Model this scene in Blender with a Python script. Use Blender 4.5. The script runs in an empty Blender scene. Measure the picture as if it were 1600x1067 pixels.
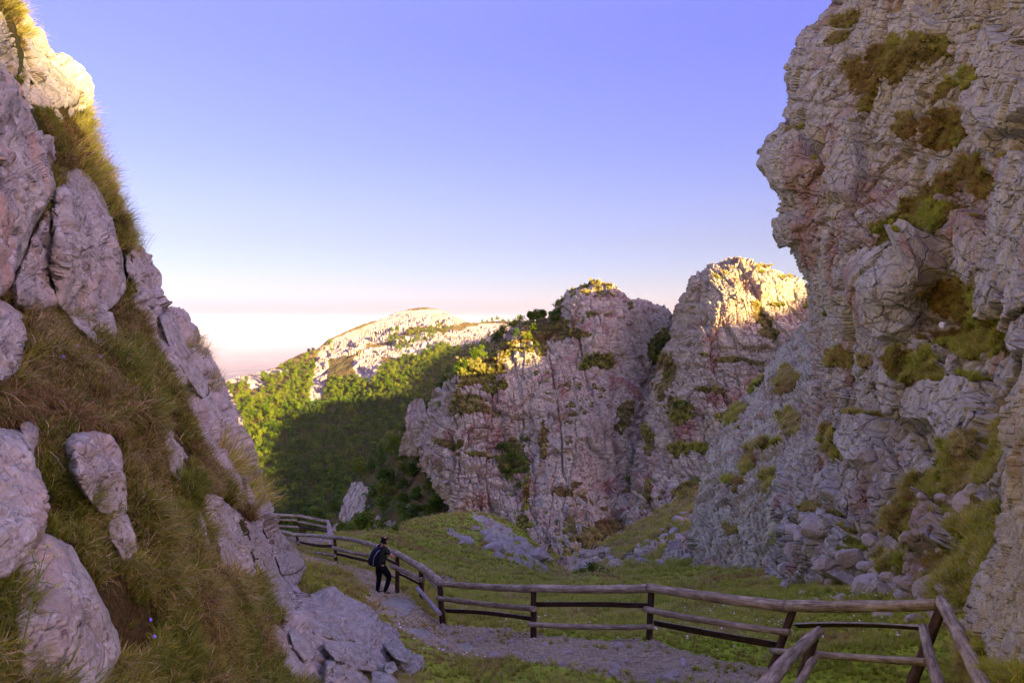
import bpy, bmesh, math, random
import numpy as np
from mathutils import Vector, Matrix, Euler
random.seed(7); RNG = np.random.default_rng(7)
SC = bpy.context.scene; COL = SC.collection
QUICK = False
# ------------------------------------------------------------------ camera, sky, sun, exposure
F = 1256.0; HZ = 505.0                       # focal length in photo pixels, horizon row
cam = bpy.data.cameras.new('camera'); camo = bpy.data.objects.new('camera', cam); COL.objects.link(camo)
cam.sensor_width = 36.0; cam.lens = 36.0 * F / 1600.0
cam.shift_y = -(533.5 - HZ) / 1600.0
cam.clip_start = 0.1; cam.clip_end = 200000
camo.location = (0, 0, 0); camo.rotation_euler = (math.radians(90), 0, 0)
SC.camera = camo
SUN_H = np.array([0.80, -0.60]); SUN_EL = math.radians(10.5)
Sdir = Vector((SUN_H[0] * math.cos(SUN_EL), SUN_H[1] * math.cos(SUN_EL), math.sin(SUN_EL)))
sun = bpy.data.lights.new('sun', 'SUN'); suno = bpy.data.objects.new('sun', sun); COL.objects.link(suno)
sun.energy = 3.0; sun.angle = math.radians(0.5); sun.color = (1.0, 0.70, 0.34)
suno.rotation_euler = Sdir.to_track_quat('Z', 'Y').to_euler()
world = bpy.data.worlds.new("World"); SC.world = world; world.use_nodes = True
wt = world.node_tree; wn = wt.nodes; wl = wt.links; wn.clear()
wo = wn.new('ShaderNodeOutputWorld'); wb = wn.new('ShaderNodeBackground'); wl.new(wb.outputs[0], wo.inputs[0])
sky = wn.new('ShaderNodeTexSky'); sky.sky_type = 'NISHITA'; sky.sun_disc = False
sky.sun_elevation = SUN_EL; sky.sun_rotation = math.atan2(SUN_H[0], SUN_H[1]); sky.altitude = 1500
sky.air_density = 1.0; sky.dust_density = 10.0; sky.ozone_density = 2.0
tcd = wn.new('ShaderNodeTexCoord'); sxyz = wn.new('ShaderNodeSeparateXYZ'); wl.new(tcd.outputs['Generated'], sxyz.inputs[0])
skr = wn.new('ShaderNodeValToRGB'); wl.new(sxyz.outputs[2], skr.inputs[0])
def ramp(node, stops):
    e = node.color_ramp.elements
    while len(e) > 1: e.remove(e[-1])
    e[0].position = stops[0][0]; e[0].color = tuple(stops[0][1]) + (1,)
    for p, c in stops[1:]:
        n = e.new(p); n.color = tuple(c) + (1,)
ramp(skr, [(0.000, (0.528, 0.467, 0.646)), (0.025, (0.475, 0.425, 0.600)), (0.045, (0.297, 0.259, 0.360)), (0.070, (0.226, 0.196, 0.283)), (0.100, (0.200, 0.155, 0.211)), (0.160, (0.190, 0.140, 0.212)), (0.210, (0.176, 0.129, 0.220)), (0.280, (0.187, 0.130, 0.247)), (0.370, (0.191, 0.126, 0.283)), (0.570, (0.327, 0.216, 0.410)), (0.770, (0.465, 0.305, 0.525)), (1.000, (0.557, 0.366, 0.621))]); skr.color_ramp.interpolation = 'B_SPLINE'
wm = wn.new('ShaderNodeMix'); wm.data_type = 'RGBA'; wm.blend_type = 'MULTIPLY'; wm.inputs[0].default_value = 1.0
wl.new(sky.outputs[0], wm.inputs[6]); wl.new(skr.outputs[0], wm.inputs[7]); wl.new(wm.outputs[2], wb.inputs[0])
wb.inputs[1].default_value = 0.15
vs = SC.view_settings; vs.view_transform = 'Standard'; vs.look = 'None'; vs.exposure = 3.5; vs.gamma = 1.0; vs.use_curve_mapping = False
SC.cycles.max_bounces = 6; SC.cycles.diffuse_bounces = 4; SC.cycles.volume_bounces = 0
SC.cycles.transparent_max_bounces = 8; SC.cycles.use_adaptive_sampling = True

# ------------------------------------------------------------------ noise
def _h(ix, iy, iz, s):
    h = (ix.astype(np.int64) * 374761393 + iy.astype(np.int64) * 668265263 + iz.astype(np.int64) * 2147483647 + s * 974634777) & 0xFFFFFFFF
    h = ((h ^ (h >> 13)) * 1274126177) & 0xFFFFFFFF
    h = ((h ^ (h >> 16)) * 2246822519) & 0xFFFFFFFF
    return h ^ (h >> 15)
def hf(ix, iy, iz, s): return (_h(ix, iy, iz, s) & 0xFFFFFF).astype(np.float32) / np.float32(16777216.0)
def vnoise(p, s=0):
    i = np.floor(p).astype(np.int32); f = (p - i).astype(np.float32); f = f * f * (3 - 2 * f)
    r = 0
    for a in (0, 1):
        wa = f[..., 0] if a else 1 - f[..., 0]
        for b in (0, 1):
            wb_ = wa * (f[..., 1] if b else 1 - f[..., 1])
            for c in (0, 1):
                r = r + wb_ * (f[..., 2] if c else 1 - f[..., 2]) * hf(i[..., 0] + a, i[..., 1] + b, i[..., 2] + c, s)
    return r * 2 - 1
def fbm(p, o=4, s=0, g=0.5):
    r = 0; a = 1.0; t = 0
    for k in range(o):
        r = r + a * vnoise(p * (2.03 ** k) + k * 7.1, s + k); t += a; a *= g
    return r / t
def vor(p, s=0, jit=0.9):
    """F1, F2, three random numbers of the nearest cell and the offset to its centre"""
    i = np.floor(p).astype(np.int32); f = (p - i).astype(np.float32)
    sh = p.shape[:-1]
    F1 = np.full(sh, 9.0, np.float32); F2 = np.full(sh, 9.0, np.float32)
    r1 = np.zeros(sh, np.float32); off = np.zeros(p.shape, np.float32)
    for a in (-1, 0, 1):
        for b in (-1, 0, 1):
            for c in (-1, 0, 1):
                h = _h(i[..., 0] + a, i[..., 1] + b, i[..., 2] + c, s)
                dx = a + 0.5 + jit * ((h & 1023) / 1024.0 - 0.5).astype(np.float32) - f[..., 0]
                dy = b + 0.5 + jit * (((h >> 10) & 1023) / 1024.0 - 0.5).astype(np.float32) - f[..., 1]
                dz = c + 0.5 + jit * (((h >> 20) & 1023) / 1024.0 - 0.5).astype(np.float32) - f[..., 2]
                d = np.sqrt(dx * dx + dy * dy + dz * dz)
                m = d < F1
                F2 = np.where(m, F1, np.minimum(F2, d)); F1 = np.where(m, d, F1)
                r1 = np.where(m, ((h ^ (h >> 7)) & 0xFFFF).astype(np.float32) / 65536.0, r1)
                off[..., 0] = np.where(m, -dx, off[..., 0]); off[..., 1] = np.where(m, -dy, off[..., 1]); off[..., 2] = np.where(m, -dz, off[..., 2])
    return F1, F2, r1, off
def facet(p, s, tilt=0.8, crack=0.5, cw=0.07):
    """blocky rock: every cell its own plateau and slope, a groove where cells meet"""
    F1, F2, r, o = vor(p, s)
    t1 = np.modf(r * 17.31)[0] - 0.5; t2 = np.modf(r * 43.7)[0] - 0.5; t3 = np.modf(r * 91.3)[0] - 0.5
    return (r - 0.5) + tilt * (t1 * o[..., 0] + t2 * o[..., 1] + t3 * o[..., 2]) * 2 - crack * np.exp(-(F2 - F1) / cw)
def sstep(a, b, x):
    t = np.clip((x - a) / (b - a), 0, 1); return t * t * (3 - 2 * t)

def cells1(u, seed):
    """cells along a line: distance between the two nearest centres, random number and offset of the nearest"""
    i = np.floor(u).astype(np.int32); f = u - i; z0 = i * 0
    D = []; Rn = []
    for a in (-1, 0, 1):
        h = hf(i + a, z0, z0, seed); D.append(a + 0.5 + 0.7 * (h - 0.5) - f); Rn.append(hf(i + a, z0 + 7, z0, seed))
    D = np.stack(D); Rn = np.stack(Rn); ad = np.abs(D); k = ad.argmin(0)
    s_ = np.sort(ad, axis=0); take = lambda q: np.take_along_axis(q, k[None], 0)[0]
    return s_[1] - s_[0], take(Rn), -take(D), i + k
def bricks(s_, z, h, w, seed, cw=0.08):
    """beds split by upright joints: blocks that stand out or back, grooves between them"""
    e1, r1, o1, i1 = cells1(z / h, seed)
    e2, r2, o2, i2 = cells1(s_ / w * (0.6 + 0.9 * r1) + r1 * 37.0, seed + 1)
    rb = hf(i1, i2, i1 * 0, seed + 2); tl = hf(i1, i2, i1 * 0 + 3, seed + 2) - 0.5
    return (rb - 0.5) + 0.8 * tl * o2 + 0.35 * (r1 - 0.5) - 0.75 * np.exp(-e1 / (0.8 * cw)) - 0.65 * np.exp(-e2 / (0.8 * cw))
# ------------------------------------------------------------------ placing: photo direction + distance -> world point
def P(px, py, Y): return np.stack([(px - 800.0) / F * Y, Y + 0 * px, -(py - HZ) / F * Y], -1)
def V(px, py, Y): return Vector(((px - 800.0) / F * Y, Y, -(py - HZ) / F * Y))
class Depth:
    """smooth distance field through control points (px, py, metres)"""
    def __init__(s, pts, reg=1e-3):
        a = np.array(pts, float); s.c = a[:, :2] / 100.0; n = len(a)
        K = s.k(np.linalg.norm(s.c[:, None] - s.c[None], axis=-1)) + reg * np.eye(n)
        Q = np.hstack([np.ones((n, 1)), s.c])
        A = np.block([[K, Q], [Q.T, np.zeros((3, 3))]])
        s.w = np.linalg.solve(A, np.concatenate([np.log(a[:, 2]), np.zeros(3)]))
        s.lo, s.hi = math.log(a[:, 2].min() * 0.55), math.log(a[:, 2].max() * 1.7)
    @staticmethod
    def k(r): return np.where(r > 0, r * r * np.log(r + 1e-9), 0)
    def __call__(s, px, py):
        px, py = np.broadcast_arrays(np.asarray(px, float), np.asarray(py, float))
        q = np.stack([px, py], -1) / 100.0
        r = s.w[-3] + q[..., 0] * s.w[-2] + q[..., 1] * s.w[-1]
        for i in range(len(s.c)):
            r = r + s.w[i] * s.k(np.hypot(q[..., 0] - s.c[i, 0], q[..., 1] - s.c[i, 1]))
        return np.exp(np.clip(r, s.lo, s.hi))
def poly(pts, n):
    a = np.array(pts, float); d = np.r_[0, np.cumsum(np.linalg.norm(np.diff(a, axis=0), axis=1))]
    t = np.linspace(0, d[-1], n); return np.stack([np.interp(t, d, a[:, 0]), np.interp(t, d, a[:, 1])], -1)
def coons(bottom, top, left, right, nu, nv):
    B, T, L, R = poly(bottom, nu), poly(top, nu), poly(left, nv), poly(right, nv)
    u = np.linspace(0, 1, nu)[None, :, None]; v = np.linspace(0, 1, nv)[:, None, None]
    S = (1 - v) * B[None] + v * T[None] + (1 - u) * L[:, None] + u * R[:, None]
    return S - ((1 - u) * (1 - v) * B[0] + u * (1 - v) * B[-1] + (1 - u) * v * T[0] + u * v * T[-1])
def inpoly(px, py, pts):
    a = np.array(pts, float); r = np.zeros(np.shape(px), bool); n = len(a)
    for i in range(n):
        x0, y0 = a[i]; x1, y1 = a[(i + 1) % n]
        if y0 == y1: continue
        r ^= ((y0 > py) != (y1 > py)) & (px < (x1 - x0) * (py - y0) / (y1 - y0) + x0)
    return r
def blobs(px, py, L):
    """soft union of tilted ellipses (cx, cy, rx, ry, degrees)"""
    r = np.full(np.shape(px), -1.0)
    for cx, cy, rx, ry, a in L:
        c, s = math.cos(math.radians(a)), math.sin(math.radians(a))
        x = ((px - cx) * c + (py - cy) * s) / rx; y = (-(px - cx) * s + (py - cy) * c) / ry
        r = np.maximum(r, 1 - np.sqrt(x * x + y * y))
    return r

# ------------------------------------------------------------------ mesh helpers
def tag(o, label=None, cat=None, group=None, kind=None):
    if label: o['label'] = label
    if cat: o['category'] = cat
    if group: o['group'] = group
    if kind: o['kind'] = kind
    return o
def fastmesh(name, co, quads, mats, smooth=True, attrs=None, mat_idx=None):
    me = bpy.data.meshes.new(name); co = np.ascontiguousarray(co, np.float32).reshape(-1, 3)
    quads = np.ascontiguousarray(quads, np.int32); k = quads.shape[1]; n = len(quads)
    me.vertices.add(len(co)); me.vertices.foreach_set('co', co.ravel())
    me.loops.add(n * k); me.loops.foreach_set('vertex_index', quads.ravel())
    me.polygons.add(n); me.polygons.foreach_set('loop_start', np.arange(0, n * k, k, dtype=np.int32))
    me.polygons.foreach_set('loop_total', np.full(n, k, np.int32))
    me.polygons.foreach_set('use_smooth', np.full(n, smooth, bool))
    for m in (mats if isinstance(mats, (list, tuple)) else [mats]): me.materials.append(m)
    if mat_idx is not None: me.polygons.foreach_set('material_index', np.ascontiguousarray(mat_idx, np.int32))
    for an, av in (attrs or {}).items():
        a = me.attributes.new(an, 'FLOAT', 'POINT'); a.data.foreach_set('value', np.ascontiguousarray(av, np.float32).ravel())
    me.update(calc_edges=True)
    return me
def link(name, me, parent=None):
    o = bpy.data.objects.new(name, me); COL.objects.link(o)
    if parent: o.parent = parent
    return o
def gridq(nv, nu, wrap=False):
    i = np.arange(nv * nu).reshape(nv, nu)
    if wrap: i = np.hstack([i, i[:, :1]])
    return np.stack([i[:-1, :-1], i[:-1, 1:], i[1:, 1:], i[1:, :-1]], -1).reshape(-1, 4)
def gnorm(p):
    du = np.gradient(p, axis=1); dv = np.gradient(p, axis=0); n = np.cross(du, dv)
    return n / (np.linalg.norm(n, axis=-1, keepdims=True) + 1e-12)
def blur(a, k):
    for ax in (0, 1):
        for _ in range(2):
            pad = [(0, 0)] * a.ndim; pad[ax] = (k + 1, k)
            c = np.cumsum(np.pad(a, pad, 'edge'), axis=ax)
            n = a.shape[ax]; w = 2 * k + 1
            a = (np.take(c, np.arange(w, w + n), ax) - np.take(c, np.arange(0, n), ax)) / w
    return a
class Relief: pass
def relief(name, S, depth, disp, mats, vegfn, edge=None, wrapL=None, wrapR=None, wrapT=None, flip=False, nblur=6, kind='structure', round_=None, smooth=False):
    """terrain sheet: S = photo directions on a grid, depth = distance field, wraps carry it on behind its outline"""
    PX, PY = S[..., 0], S[..., 1]; D = depth(PX, PY)
    nv, nu = PX.shape
    if round_:
        for side, wpx, R in round_:
            if side == 'L': t = np.abs(PX - PX[:, :1])
            elif side == 'R': t = np.abs(PX - PX[:, -1:])
            else: t = np.abs(PY - PY[-1:, :])
            q = np.clip(1 - t / wpx, 0, 1); D = D * (1 + R * (1 - np.sqrt(np.clip(1 - q * q, 0, 1))))
    def ext(side, n, dpx, dpy, k):
        nonlocal PX, PY, D
        t = (np.linspace(0, 1, n + 1)[1:]) ** 1.5
        if side == 'T':
            PX = np.vstack([PX, PX[-1:] + 0 * t[:, None]]); PY = np.vstack([PY, PY[-1:] + dpy * t[:, None]]); D = np.vstack([D, D[-1:] * (1 + k * t[:, None])])
        elif side == 'L':
            t = t[::-1]; PX = np.hstack([PX[:, :1] + dpx * t, PX]); PY = np.hstack([PY[:, :1] + 0 * t, PY]); D = np.hstack([D[:, :1] * (1 + k * t), D])
        else:
            PX = np.hstack([PX, PX[:, -1:] - dpx * t]); PY = np.hstack([PY, PY[:, -1:] + 0 * t]); D = np.hstack([D, D[:, -1:] * (1 + k * t)])
    if wrapL: ext('L', *wrapL)
    if wrapR: ext('R', *wrapR)
    if wrapT: ext('T', *wrapT)
    base = P(PX, PY, D); n = blur(gnorm(base), nblur); n /= np.linalg.norm(n, axis=-1, keepdims=True)
    if np.mean((n * base).sum(-1)) > 0: n = -n; flip = True
    pos = disp(base, n, PX, PY, D)
    nn = gnorm(pos)
    if flip: nn = -nn
    veg = vegfn(pos, nn, PX, PY) if vegfn else np.zeros(PX.shape)
    q = gridq(*PX.shape)
    if flip: q = q[:, ::-1]
    me = fastmesh(name, pos, q, mats, smooth, {'veg': veg})
    o = link(name, me); tag(o, kind=kind)
    r = Relief(); r.o = o; r.pos = pos; r.n = nn; r.veg = veg; r.PX = PX; r.PY = PY; r.D = D
    return r

# ------------------------------------------------------------------ materials
def newmat(name):
    m = bpy.data.materials.new(name); m.use_nodes = True; nt = m.node_tree; nt.nodes.clear()
    out = nt.nodes.new('ShaderNodeOutputMaterial'); b = nt.nodes.new('ShaderNodeBsdfPrincipled')
    nt.links.new(b.outputs[0], out.inputs[0]); b.inputs['Roughness'].default_value = 0.85
    if 'Specular IOR Level' in b.inputs: b.inputs['Specular IOR Level'].default_value = 0.08
    return m, nt, b
def nnoise(nt, scale, detail=4, rough=0.6, vec=None, dist=0.0):
    n = nt.nodes.new('ShaderNodeTexNoise'); n.inputs['Scale'].default_value = scale; n.inputs['Detail'].default_value = detail
    n.inputs['Roughness'].default_value = rough; n.inputs['Distortion'].default_value = dist
    if vec: nt.links.new(vec, n.inputs['Vector'])
    return n.outputs['Fac']
def nramp(nt, fac, stops):
    r = nt.nodes.new('ShaderNodeValToRGB'); ramp(r, stops); nt.links.new(fac, r.inputs[0]); return r.outputs[0]
def nmix(nt, fac, a, b, mode='MIX'):
    m = nt.nodes.new('ShaderNodeMix'); m.data_type = 'RGBA'; m.blend_type = mode
    for i, v in ((0, fac), (6, a), (7, b)):
        if isinstance(v, (int, float)): m.inputs[i].default_value = v
        elif isinstance(v, tuple): m.inputs[i].default_value = v + (1,)
        else: nt.links.new(v, m.inputs[i])
    return m.outputs[2]
def nmath(nt, op, a, b=None, clamp=False):
    m = nt.nodes.new('ShaderNodeMath'); m.operation = op; m.use_clamp = clamp
    for i, v in ((0, a), (1, b)):
        if v is None: continue
        if isinstance(v, (int, float)): m.inputs[i].default_value = v
        else: nt.links.new(v, m.inputs[i])
    return m.outputs[0]
def ntex(nt, sc=(1, 1, 1)):
    t = nt.nodes.new('ShaderNodeTexCoord'); mp = nt.nodes.new('ShaderNodeMapping'); mp.inputs['Scale'].default_value = sc
    nt.links.new(t.outputs['Object'], mp.inputs[0]); return mp.outputs[0]
def rock_mat(name, s, dark, light, rust, rustamt=0.5, grass=True, gcols=None, bump=0.5, strata=0.0, lichen=0.5):
    """limestone; s = size in metres of the middle grain"""
    m, nt, b = newmat(name); v = ntex(nt)
    big = nnoise(nt, 0.16 / s, 5, 0.6, v); mid = nnoise(nt, 0.9 / s, 6, 0.65, v, 0.3); fine = nnoise(nt, 5.0 / s, 5, 0.7, v)
    c = nramp(nt, mid, [(0.30, dark), (0.52, tuple((a + d) / 2 for a, d in zip(dark, light))), (0.72, light)])
    c = nmix(nt, nramp(nt, big, [(0.35, (0, 0, 0)), (0.65, (0.55, 0.55, 0.55))]), c, tuple(x * 0.74 for x in light))
    vr = ntex(nt, (1, 1, 0.35)); rn = nnoise(nt, 0.33 / s, 4, 0.6, vr, 0.4)
    c = nmix(nt, nramp(nt, rn, [(0.52, (0, 0, 0)), (0.68, (rustamt,) * 3)]), c, rust)
    ln = nnoise(nt, 2.6 / s, 4, 0.7, v)
    c = nmix(nt, nramp(nt, ln, [(0.56, (0, 0, 0)), (0.66, (lichen,) * 3)]), c, tuple(x * 0.55 for x in dark))
    ln2 = nnoise(nt, 3.7 / s, 3, 0.7, nmathvec(nt, v, 31.0))
    c = nmix(nt, nramp(nt, ln2, [(0.60, (0, 0, 0)), (0.68, (lichen * 0.8,) * 3)]), c, tuple(min(0.6, x * 1.35) for x in light))
    c = nmix(nt, 0.5, c, nramp(nt, fine, [(0.3, (0.62, 0.62, 0.62)), (0.7, (1, 1, 1))]), 'MULTIPLY')
    h = nmath(nt, 'ADD', nmath(nt, 'MULTIPLY', mid, 1.0), nmath(nt, 'MULTIPLY', fine, 0.35))
    vo = nt.nodes.new('ShaderNodeTexVoronoi'); vo.feature = 'DISTANCE_TO_EDGE'; vo.inputs['Scale'].default_value = 0.9 / s
    wv = nt.nodes.new('ShaderNodeVectorMath'); wv.operation = 'ADD'
    wn_ = nt.nodes.new('ShaderNodeTexNoise'); wn_.inputs['Scale'].default_value = 0.8 / s; nt.links.new(v, wn_.inputs['Vector'])
    wsc = nt.nodes.new('ShaderNodeVectorMath'); wsc.operation = 'SCALE'; wsc.inputs['Scale'].default_value = 1.1 * s
    nt.links.new(wn_.outputs['Color'], wsc.inputs[0]); nt.links.new(v, wv.inputs[0]); nt.links.new(wsc.outputs[0], wv.inputs[1])
    mp = nt.nodes.new('ShaderNodeMapping'); mp.inputs['Scale'].default_value = (1, 1, 1.0 + strata); nt.links.new(wv.outputs[0], mp.inputs[0]); nt.links.new(mp.outputs[0], vo.inputs['Vector'])
    cr = nmath(nt, 'MINIMUM', vo.outputs['Distance'], 0.07)
    h = nmath(nt, 'ADD', h, nmath(nt, 'MULTIPLY', cr, 5.0))
    if grass:
        at = nt.nodes.new('ShaderNodeAttribute'); at.attribute_name = 'veg'
        gn = nnoise(nt, 3.0 / s, 5, 0.7, v); gl = nnoise(nt, 0.22 / s, 3, 0.5, v)
        gm = nmath(nt, 'ADD', at.outputs['Fac'], nmath(nt, 'MULTIPLY', nmath(nt, 'SUBTRACT', gn, 0.5), 1.3))
        gm = nramp(nt, gm, [(0.42, (0, 0, 0)), (0.56, (1, 1, 1))])
        g0, g1, g2 = gcols or ((0.035, 0.045, 0.012), (0.10, 0.085, 0.022), (0.13, 0.065, 0.022))
        gc = nmix(nt, nramp(nt, gl, [(0.38, (0, 0, 0)), (0.62, (1, 1, 1))]), g1, g2)
        gf = nnoise(nt, 8.0 / s, 4, 0.75, v)
        gc = nmix(nt, nramp(nt, gf, [(0.38, (1, 1, 1)), (0.62, (0, 0, 0))]), gc, g0)
        c = nmix(nt, gm, c, gc)
    nt.links.new(c, b.inputs['Base Color'])
    bp = nt.nodes.new('ShaderNodeBump'); bp.inputs['Strength'].default_value = bump; bp.inputs['Distance'].default_value = 0.35 * s
    nt.links.new(h, bp.inputs['Height']); nt.links.new(bp.outputs[0], b.inputs['Normal'])
    return m
def nmathvec(nt, v, off):
    a = nt.nodes.new('ShaderNodeVectorMath'); a.operation = 'ADD'; a.inputs[1].default_value = (off, off * 0.7, -off); nt.links.new(v, a.inputs[0]); return a.outputs[0]
G_NEAR = ((0.025, 0.03, 0.006), (0.06, 0.065, 0.010), (0.10, 0.055, 0.014))
M_near = rock_mat('near_limestone', 0.22, (0.28, 0.245, 0.18), (0.60, 0.58, 0.40), (0.30, 0.17, 0.10), 0.35, True, G_NEAR, 0.55)
M_crag = rock_mat('right_cliff_limestone', 0.9, (0.34, 0.305, 0.22), (0.66, 0.635, 0.45), (0.36, 0.18, 0.10), 0.7, True, ((0.06, 0.07, 0.010), (0.16, 0.15, 0.022), (0.22, 0.125, 0.030)), 0.95, 0.6)
M_mid = rock_mat('middle_limestone', 0.9, (0.37, 0.32, 0.19), (0.72, 0.68, 0.37), (0.36, 0.18, 0.10), 0.7, True, ((0.06, 0.07, 0.010), (0.16, 0.15, 0.022), (0.22, 0.125, 0.030)), 0.95, 0.6)
M_far = rock_mat('pink_limestone', 2.6, (0.40, 0.31, 0.225), (0.76, 0.67, 0.35), (0.34, 0.13, 0.07), 0.75, True, ((0.05, 0.07, 0.010), (0.14, 0.145, 0.020), (0.25, 0.125, 0.035)), 0.95, 1.5, 0.3)
M_peak = rock_mat('distant_limestone', 9.0, (0.36, 0.30, 0.22), (0.56, 0.48, 0.36), (0.36, 0.22, 0.10), 0.5, True, ((0.05, 0.055, 0.012), (0.20, 0.16, 0.045), (0.26, 0.16, 0.05)), 0.9, 0.5, 0.2)
def ground_mat(name, s, cols, bump=0.5, speck=None):
    m, nt, b = newmat(name); v = ntex(nt)
    a = nnoise(nt, 0.25 / s, 4, 0.6, v); c_ = nnoise(nt, 2.5 / s, 5, 0.7, v); d = nnoise(nt, 12 / s, 4, 0.7, v)
    c = nmix(nt, nramp(nt, a, [(0.38, (0, 0, 0)), (0.62, (1, 1, 1))]), cols[0], cols[1])
    c = nmix(nt, nramp(nt, c_, [(0.42, (0, 0, 0)), (0.62, (0.8, 0.8, 0.8))]), c, cols[2])
    if speck:
        c = nmix(nt, nramp(nt, d, [(0.56, (0, 0, 0)), (0.62, (1, 1, 1))]), c, speck)
    nt.links.new(c, b.inputs['Base Color'])
    bp = nt.nodes.new('ShaderNodeBump'); bp.inputs['Strength'].default_value = bump; bp.inputs['Distance'].default_value = 0.2 * s
    nt.links.new(nmath(nt, 'ADD', c_, d), bp.inputs['Height']); nt.links.new(bp.outputs[0], b.inputs['Normal'])
    return m
M_gravel = ground_mat('gravel_earth', 0.35, ((0.34, 0.255, 0.14), (0.24, 0.175, 0.09), (0.46, 0.37, 0.20)), 0.7, (0.66, 0.58, 0.34))
M_plain = ground_mat('plain_fields', 900, ((0.15, 0.13, 0.11), (0.08, 0.09, 0.07), (0.24, 0.20, 0.18)), 0.0)
M_wood = ground_mat('forest_floor', 6, ((0.035, 0.045, 0.012), (0.06, 0.06, 0.018), (0.08, 0.055, 0.02)), 0.6)

# ------------------------------------------------------------------ the plain, far below
def build_plain():
    n = 260; r = np.r_[np.linspace(2500, 30000, 200) , np.geomspace(31000, 90000, n - 200)]
    th = np.linspace(math.radians(-178), math.radians(182), 241)
    R, T = np.meshgrid(r, th, indexing='ij'); X = R * np.sin(T); Y = R * np.cos(T)
    p = np.stack([X, Y, 0 * X], -1)
    z = -1000 + 130 * np.clip(fbm(p / 5200, 5, 3) + 0.1, 0, 1) + 260 * np.clip(fbm(p / 9000, 4, 9), 0, 1) * sstep(14000, 30000, R)
    z = z + 60 * fbm(p / 900, 3, 5) * sstep(16000, 9000, R)
    p[..., 2] = z
    # the middle of the sheet, under the mountains
    o = link('plain_ground', fastmesh('plain_ground', p, gridq(*R.shape), M_plain)); tag(o, kind='structure')
build_plain()

# ------------------------------------------------------------------ unseen ridge towards the sun, its crest shaped to cast the valley's shadow
RIDGE_H = [(-500, 11), (-60, 14.5), (-20, 16.7), (10, 17.0), (16, 25), (30, 44), (110, 44), (160, 31), (184, 22), (193, 26), (205, 27), (217, 29), (226, 33), (236, 40), (245, 42), (300, 20), (400, -18), (442, -7), (456, 0), (486, 20), (519, 37), (545, 47), (555, 48), (561, 43), (572, 50), (590, 54), (612, 48), (643, 57), (716, 84), (758, 97), (886, 125), (1100, 150)]
def build_ridge():
    w = np.r_[np.linspace(-500, -25, 60), np.linspace(-24, 30, 80), np.linspace(33, 700, 260), np.linspace(710, 1100, 30)]
    hh = np.interp(w, [a for a, _ in RIDGE_H], [b for _, b in RIDGE_H])
    dd_ = np.array([-1500, -1000, -760, -640, -570, -530, -510, -500, -492, -480, -460, -420, -340, -240, -140, -60]); fall = np.array([-520, -330, -190, -100, -45, -17, -4, 0, -4, -11, -22, -45, -92, -145, -195, -240.]); dz = fall
    W, Dd = np.meshgrid(w, dd_, indexing='ij'); Z = hh[:, None] + 440 * math.tan(SUN_EL) + dz[None]
    X = -0.8 * Dd + 0.6 * W; Y = 0.6 * Dd + 0.8 * W
    p = np.stack([X, Y, Z], -1); p[..., 2] += fbm(p / 14, 4, 6) * np.where(np.abs(Dd + 500) < 1, 0.4, 3.0) * np.ones_like(Z)
    q = gridq(*Z.shape)
    tag(link('shadow_ridge', fastmesh('shadow_ridge', p, q, M_far, False, {'veg': np.clip(0.6 + 0.5 * fbm(p / 20, 3, 4), 0, 1)})), kind='structure')
build_ridge()

# ------------------------------------------------------------------ unseen mountainside added behind the viewer's left to bounce sunlight into the shade
def build_behind():
    for nm, yy, xx in (('bounce_mountainside', np.linspace(-190, 13, 110), np.linspace(-125, -14.5, 90)), ('upper_path_ground', np.linspace(-190, 0.8, 90), np.linspace(-15.5, 60, 50))):
        Y, X = np.meshgrid(yy, xx, indexing='ij')
        z = -1.9 - 0.05 * np.minimum(Y, 0) + np.where(X < -10, (-10 - X) * 1.15, 0) + np.where(X > 14, (X - 14) * 0.06, 0)
        p = np.stack([X, Y, z], -1); q = np.stack([X, Y, 0 * z], -1)
        amp = sstep(-14, -24, X); p[..., 2] += amp * (5 * fbm(q / 28, 4, 44) + 2.0 * facet(q / 9, 45, 0.9, 0.3)) + (1 - amp) * 0.15 * fbm(q / 3, 3, 46)
        tag(link(nm, fastmesh(nm, p, gridq(*X.shape), M_crag, False, {'veg': np.clip(0.12 + 0.6 * fbm(q / 8, 3, 47), 0, 1)})), kind='structure')
build_behind()

# ------------------------------------------------------------------ far mountain, with the wood on its flank
dep_mtn = Depth([(330, 600, 980), (330, 640, 880), (350, 700, 770), (400, 745, 725), (430, 760, 710), (500, 830, 560), (600, 830, 500), (700, 830, 480), (420, 700, 790), (400, 640, 890),
                 (430, 580, 1040), (480, 560, 1090), (540, 530, 1180), (600, 510, 1280), (660, 487, 1400), (720, 502, 1380), (785, 505, 1400), (850, 505, 1400),
                 (480, 640, 890), (480, 600, 990), (560, 600, 960), (560, 560, 1060), (650, 560, 1040), (720, 560, 1030), (650, 660, 800), (560, 700, 770), (480, 720, 760), (720, 620, 900), (620, 520, 1220), (800, 560, 1050), (560, 640, 880), (760, 720, 800)])
MT_TOP = [(250, 625), (315, 603), (335, 602), (352, 594), (372, 588), (395, 584), (430, 575), (447, 565), (470, 552), (495, 545), (510, 533), (540, 517), (562, 508), (590, 499), (620, 488), (645, 482), (665, 480), (690, 484), (712, 495), (735, 505), (752, 503), (772, 501), (800, 503), (850, 507), (950, 515)]
ROCK_MTN = [(500, 590, 12, 50, 10), (575, 572, 22, 28, 0), (545, 535, 55, 18, -25), (640, 540, 60, 16, -12), (720, 530, 45, 14, -8), (660, 497, 80, 14, 0), (600, 515, 60, 16, -20),
            (362, 650, 14, 45, -28), (372, 690, 16, 40, -20), (345, 618, 16, 30, -30), (400, 600, 14, 10, 0), (400, 587, 60, 6, -10), (770, 520, 50, 16, 0), (490, 620, 9, 20, 10), (380, 715, 12, 12, 0)]
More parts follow.
